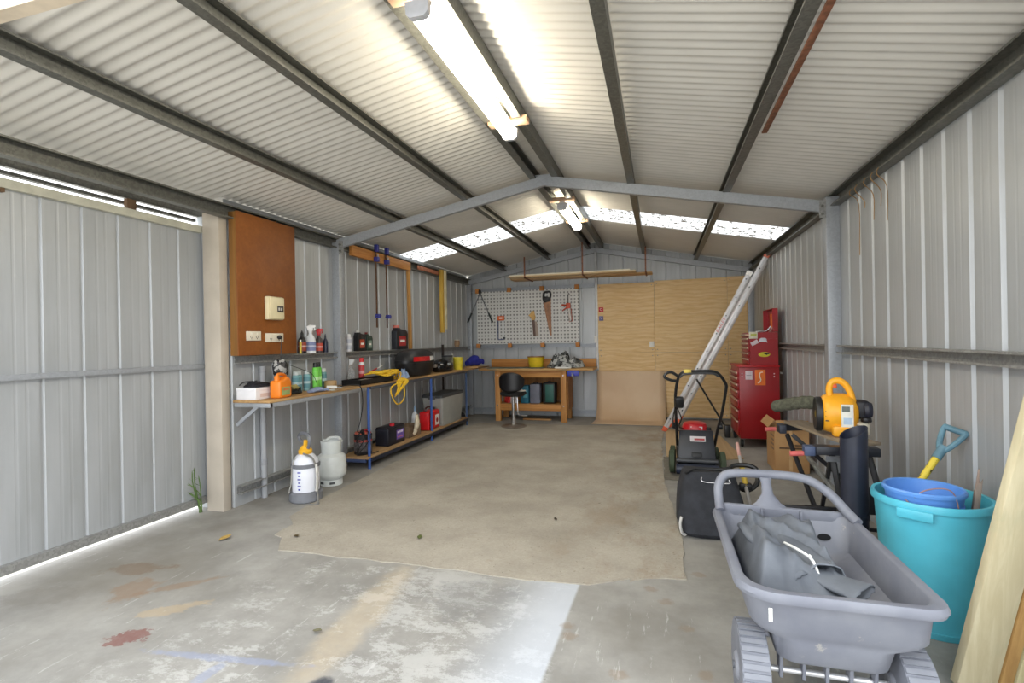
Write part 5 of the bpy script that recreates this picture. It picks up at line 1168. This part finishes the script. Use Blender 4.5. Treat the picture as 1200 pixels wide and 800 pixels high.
for x in (-.15, -.075, 0, .075, .15): MB().prism([(-.28, .26), (-.215, .26), (-.23, .155), (-.27, .155)], x-.006, x+.006, 'x').build('axle_bracket', POLY, t, bev=.002)
MB().tube([(.0, .26, .254), (.0, .30, .012)], .016, 8).build('rest_leg', POLY, t); MB().bx(-.12, .12, .285, .315, .001, .022).build('rest_foot', POLY, t, bev=.004)
for (x, y, w, h) in ((-.24, -.4705, .018, .035), (.235, -.44, .012, .03), (.17, -.47, .010, .02)): pass
MB().obox((-.215, -.452, .47), (.012, .004, .045)).build('white_scuff', WHITE, t, bev=.001)

# grey canvas bundle in the cart
g = G('grey_canvas'); n2 = g.noise(140, 2)
CANV = g.fin(g.mix(g.step(g.noise(5, 5), .3, .7), s(88, 93, 101), s(112, 117, 124)), .75); g.bump(n2, .2, .002)
t = thing('canvas_cover', 'crumpled grey canvas cover with an open drawstring mouth lying in the grey cart', 'cloth', (.50, 2.42, .36))
def cv(u, v):
    x = -.182+.36*u; y = -.39+.66*v; q = Vector((x*4, y*4, .3))
    rim = min(1, 6*u, 6*(1-u), 5*v, 5*(1-v))
    base = .055+rim*(.11+.055*v-.05*u)
    w1 = abs(noise.noise(Vector((x*5.5+y*3, y*1.8-x*1.2, 2.0)))); w2 = abs(noise.noise(Vector((x*13-y*7, y*9+x*4, 5.0))))
    z = base + rim*(.06*(1-2.0*w1) + .012*(1-3*w2) + .02*noise.noise(q*1.7))
    return (x+.012*noise.noise(q*3)*rim, y+.02*noise.noise(q*2+Vector((9, 0, 0)))*rim, max(.004, z))
o = MB().grid(cv, 44, 52).build('cloth', CANV, t, smooth=70, recalc=False); sd = o.modifiers.new('thickness', 'SOLIDIFY'); sd.thickness = .004
def sleeve(path, r, ry, name, jag=.006, n=22):
    """open-mouthed cloth sleeve along path"""
    P = spline(path, 5); rg = []; m = len(P)
    for i, p in enumerate(P):
        d = (P[min(i+1, m-1)]-P[max(i-1, 0)]).normalized(); sx = d.cross(Vector((0, 0, 1))).normalized(); sz = sx.cross(d)
        k = .55+.45*i/(m-1)
        rg.append([p+sx*r*k*math.cos(q)*(1+.05*math.sin(3*q+i))+sz*ry*k*math.sin(q)*(1+.06*math.sin(4*q+i*.7)) + d*(jag*math.sin(9*q) if i == m-1 else 0) for q in [2*PI*j/n for j in range(n)]])
    o = MB().loft(rg, caps=False).build(name, CANV, t, smooth=70); s_ = o.modifiers.new('thickness', 'SOLIDIFY'); s_.thickness = .005; s_.offset = -1
    return P
sleeve([(-.08, .14, .15), (-.01, -.02, .16), (.07, -.19, .13), (.085, -.25, .125)], .075, .06, 'drawstring_mouth', .003)
sleeve([(-.05, -.10, .13), (.06, -.22, .13), (.13, -.29, .125), (.185, -.335, .12)], .085, .024, 'flat_sleeve', .003)
sleeve([(-.14, .20, .15), (-.145, .08, .185), (-.125, -.06, .185), (-.06, -.20, .165), (.0, -.29, .13)], .04, .028, 'rolled_hem', .003)
MB().tube(spline([(-.03, -.13, .205), (.0, -.20, .21), (.035, -.235, .195), (.05, -.25, .17), (.06, -.262, .13)]), .0055, 6).build('drawstring', WHITE, t)
MB().lathe([(.0, -.008), (.009, 0), (0, .008)], 10, (.035, -.236, .20)).build('cord_lock', WHITE, t)

# ------------------------------------------------------------------ turquoise bin with bucket and shovel
TQ = M((84, 186, 208), .4, 0, .07, 5); BB = M((96, 150, 222), .4, 0, .07, 6)
BXY = (1.25, 2.95)
t = thing('turquoise_bin', 'tall turquoise plastic bin standing against the right wall', 'bin', (BXY[0], BXY[1], 0))
MB().lathe([(0, 0), (.185, 0), (.19, .006), (.192, .03), (.188, .032), (.226, .585), (.239, .588), (.241, .607), (.236, .621), (.222, .619), (.216, .585), (.18, .02), (0, .02)], 48).build('body', TQ, t)
MB().obox((-.142, -.19, .57), (.14, .016, .045), Matrix.Rotation(-.64, 3, 'Z')).build('hand_grip', TQ, t, bev=.006)
t = thing('blue_bucket', 'blue plastic bucket nested in the top of the turquoise bin', 'bucket', (BXY[0]-.038, BXY[1]-.022, .475))
MB().lathe([(0, 0), (.125, 0), (.13, .01), (.155, .165), (.163, .167), (.164, .18), (.158, .188), (.150, .184), (.148, .165), (.12, .012), (0, .012)], 40).build('body', BB, t)
MB().lathe([(.1495, .11), (.1535, .112), (.1535, .118), (.150, .12)], 40).build('ring', M((58, 112, 196), .4), t)
MB().tube(spline([(-.12, -.115, .15), (-.07, -.155, .10), (.02, -.168, .06), (.07, -.155, .10), (.06, -.145, .19), (.02, -.14, .215), (-.05, -.135, .20), (-.09, -.13, .165)]), .003, 6).build('wire_handle', M((150, 120, 116), .5), t)
t = thing('garden_shovel', 'shovel with yellow rusty shaft and blue D handle standing in the turquoise bin', 'shovel', (0, 0, 0))
g = G('flaking_yellow_paint'); YSH = g.fin(g.mix(g.step(g.noise(32, 5, .7), .54, .6), s(220, 196, 64), s(64, 48, 34)), .6)
S0 = Vector((1.155, 3.09, .45)); S1 = Vector((1.40, 3.17, .80)); dv = (S1-S0).normalized()
MB().tube([S0, S1], .017, 12).build('shaft', YSH, t)
GRB = M((92, 130, 146), .5, 0, .15, 20); sx = Vector((0, 0, 1)).cross(dv).normalized(); sx = Vector((.55, -.75, -.35)); sx = (sx-dv*sx.dot(dv)).normalized()
P = [S1-dv*.03, S1+dv*.03+sx*.028, S1+dv*.10+sx*.046, S1+dv*.125+sx*.044]; Q = [S1-dv*.03, S1+dv*.03-sx*.028, S1+dv*.10-sx*.046, S1+dv*.125-sx*.044]
MB().tube(spline(P), .014, 10).build('handle_arm', GRB, t); MB().tube(spline(Q), .014, 10).build('handle_arm', GRB, t)
MB().tube([S1+dv*.118-sx*.05, S1+dv*.118+sx*.05], .016, 12).build('hand_grip', GRB, t)
MB().tube([S1-dv*.06, S1+dv*.015], .022, 12).build('socket', GRB, t)
t = thing('broken_stake', 'grey splintered timber stake standing in the turquoise bin', 'stake', (0, 0, 0))
mb = MB(); mb.hexa([(1.33, 2.83, .30), (1.36, 2.83, .30), (1.36, 2.855, .30), (1.33, 2.855, .30), (1.405, 2.89, .68), (1.433, 2.89, .72), (1.433, 2.908, .70), (1.405, 2.908, .66)])
mb.build('stake', wood('grey_stake', (150, 136, 124), (120, 108, 98), 'z'), t, smooth=0); MB().hexa([(1.40, 2.89, .64), (1.417, 2.89, .64), (1.417, 2.90, .64), (1.40, 2.90, .64), (1.43, 2.92, .755), (1.435, 2.92, .76), (1.435, 2.924, .76), (1.43, 2.924, .755)]).build('splinter', M((150, 132, 120), .8), t, smooth=0)

# ------------------------------------------------------------------ sawn planks leaning on the right wall
def plank(label, a, b, w, th, c1, c2, face, group='sawn planks leaning at the right wall'):
    """board from foot a to head b, wide face turned to the normal face"""
    t = thing('sawn_plank', label, 'plank', a, 0, group)
    mb = MB().bar((0, 0, 0), Vector(b)-Vector(a), w, th, face)
    m = wood('plank_%d' % len(bpy.data.materials), c1, c2, 'z', 1, .75, 0, (160, 164, 136))
    mb.build('board', m, t, bev=.003)
FN = (-.28, .96, 0)
plank('widest greenish sawn plank leaning at the right wall beside the turquoise bin', (1.163, 2.437, .012), (1.363, 2.31, 1.235), .155, .035, (202, 192, 160), (184, 172, 138), FN)
plank('narrow brown plank second from the turquoise bin', (1.269, 2.468, .012), (1.427, 2.368, .98), .05, .045, (190, 152, 92), (160, 122, 70), FN)
plank('pale greenish plank third from the turquoise bin', (1.331, 2.486, .012), (1.468, 2.398, .86), .055, .045, (206, 196, 156), (184, 174, 130), FN)
plank('tan plank at the very right edge, farthest from the turquoise bin', (1.405, 2.508, .012), (1.453, 2.476, .30), .07, .045, (204, 168, 112), (178, 140, 88), FN)
# roof details
t = thing('rusty_flat_bar', 'long rusty flat bar lying along the right-hand roof purlin', 'bar', (0, 0, 0))
xp = XC+1.73; zp = roof_z(xp)-.004-PH
MB().bx(xp+.012, xp+.045, 1.5, 3.62, zp-.016, zp-.004).build('bar', RUST, t, bev=.002)
MB().bx(xp+.02, xp+.03, 3.3, 3.34, zp-.004, zp+.002).build('tie', BLACK, t, smooth=0)
for k in range(5):
    y = 4.0+.12*k+random.uniform(-.05, .05); x = XR-.075
    P = [(x, y, 2.52), (x-.02, y-.03, 2.47), (XR-.02, y+.02, 2.40), (XR-.012, y+.04, 2.40-random.uniform(.05, .45))]
    m = MB().tube(spline(P, 4), .003, 5)
    if k == 0: vine = thing('dry_vine', 'dry brown vine strands hanging from the right eave', 'vine', (0, 0, 0))
    m.build('strand', M((150, 116, 72), .8), vine)
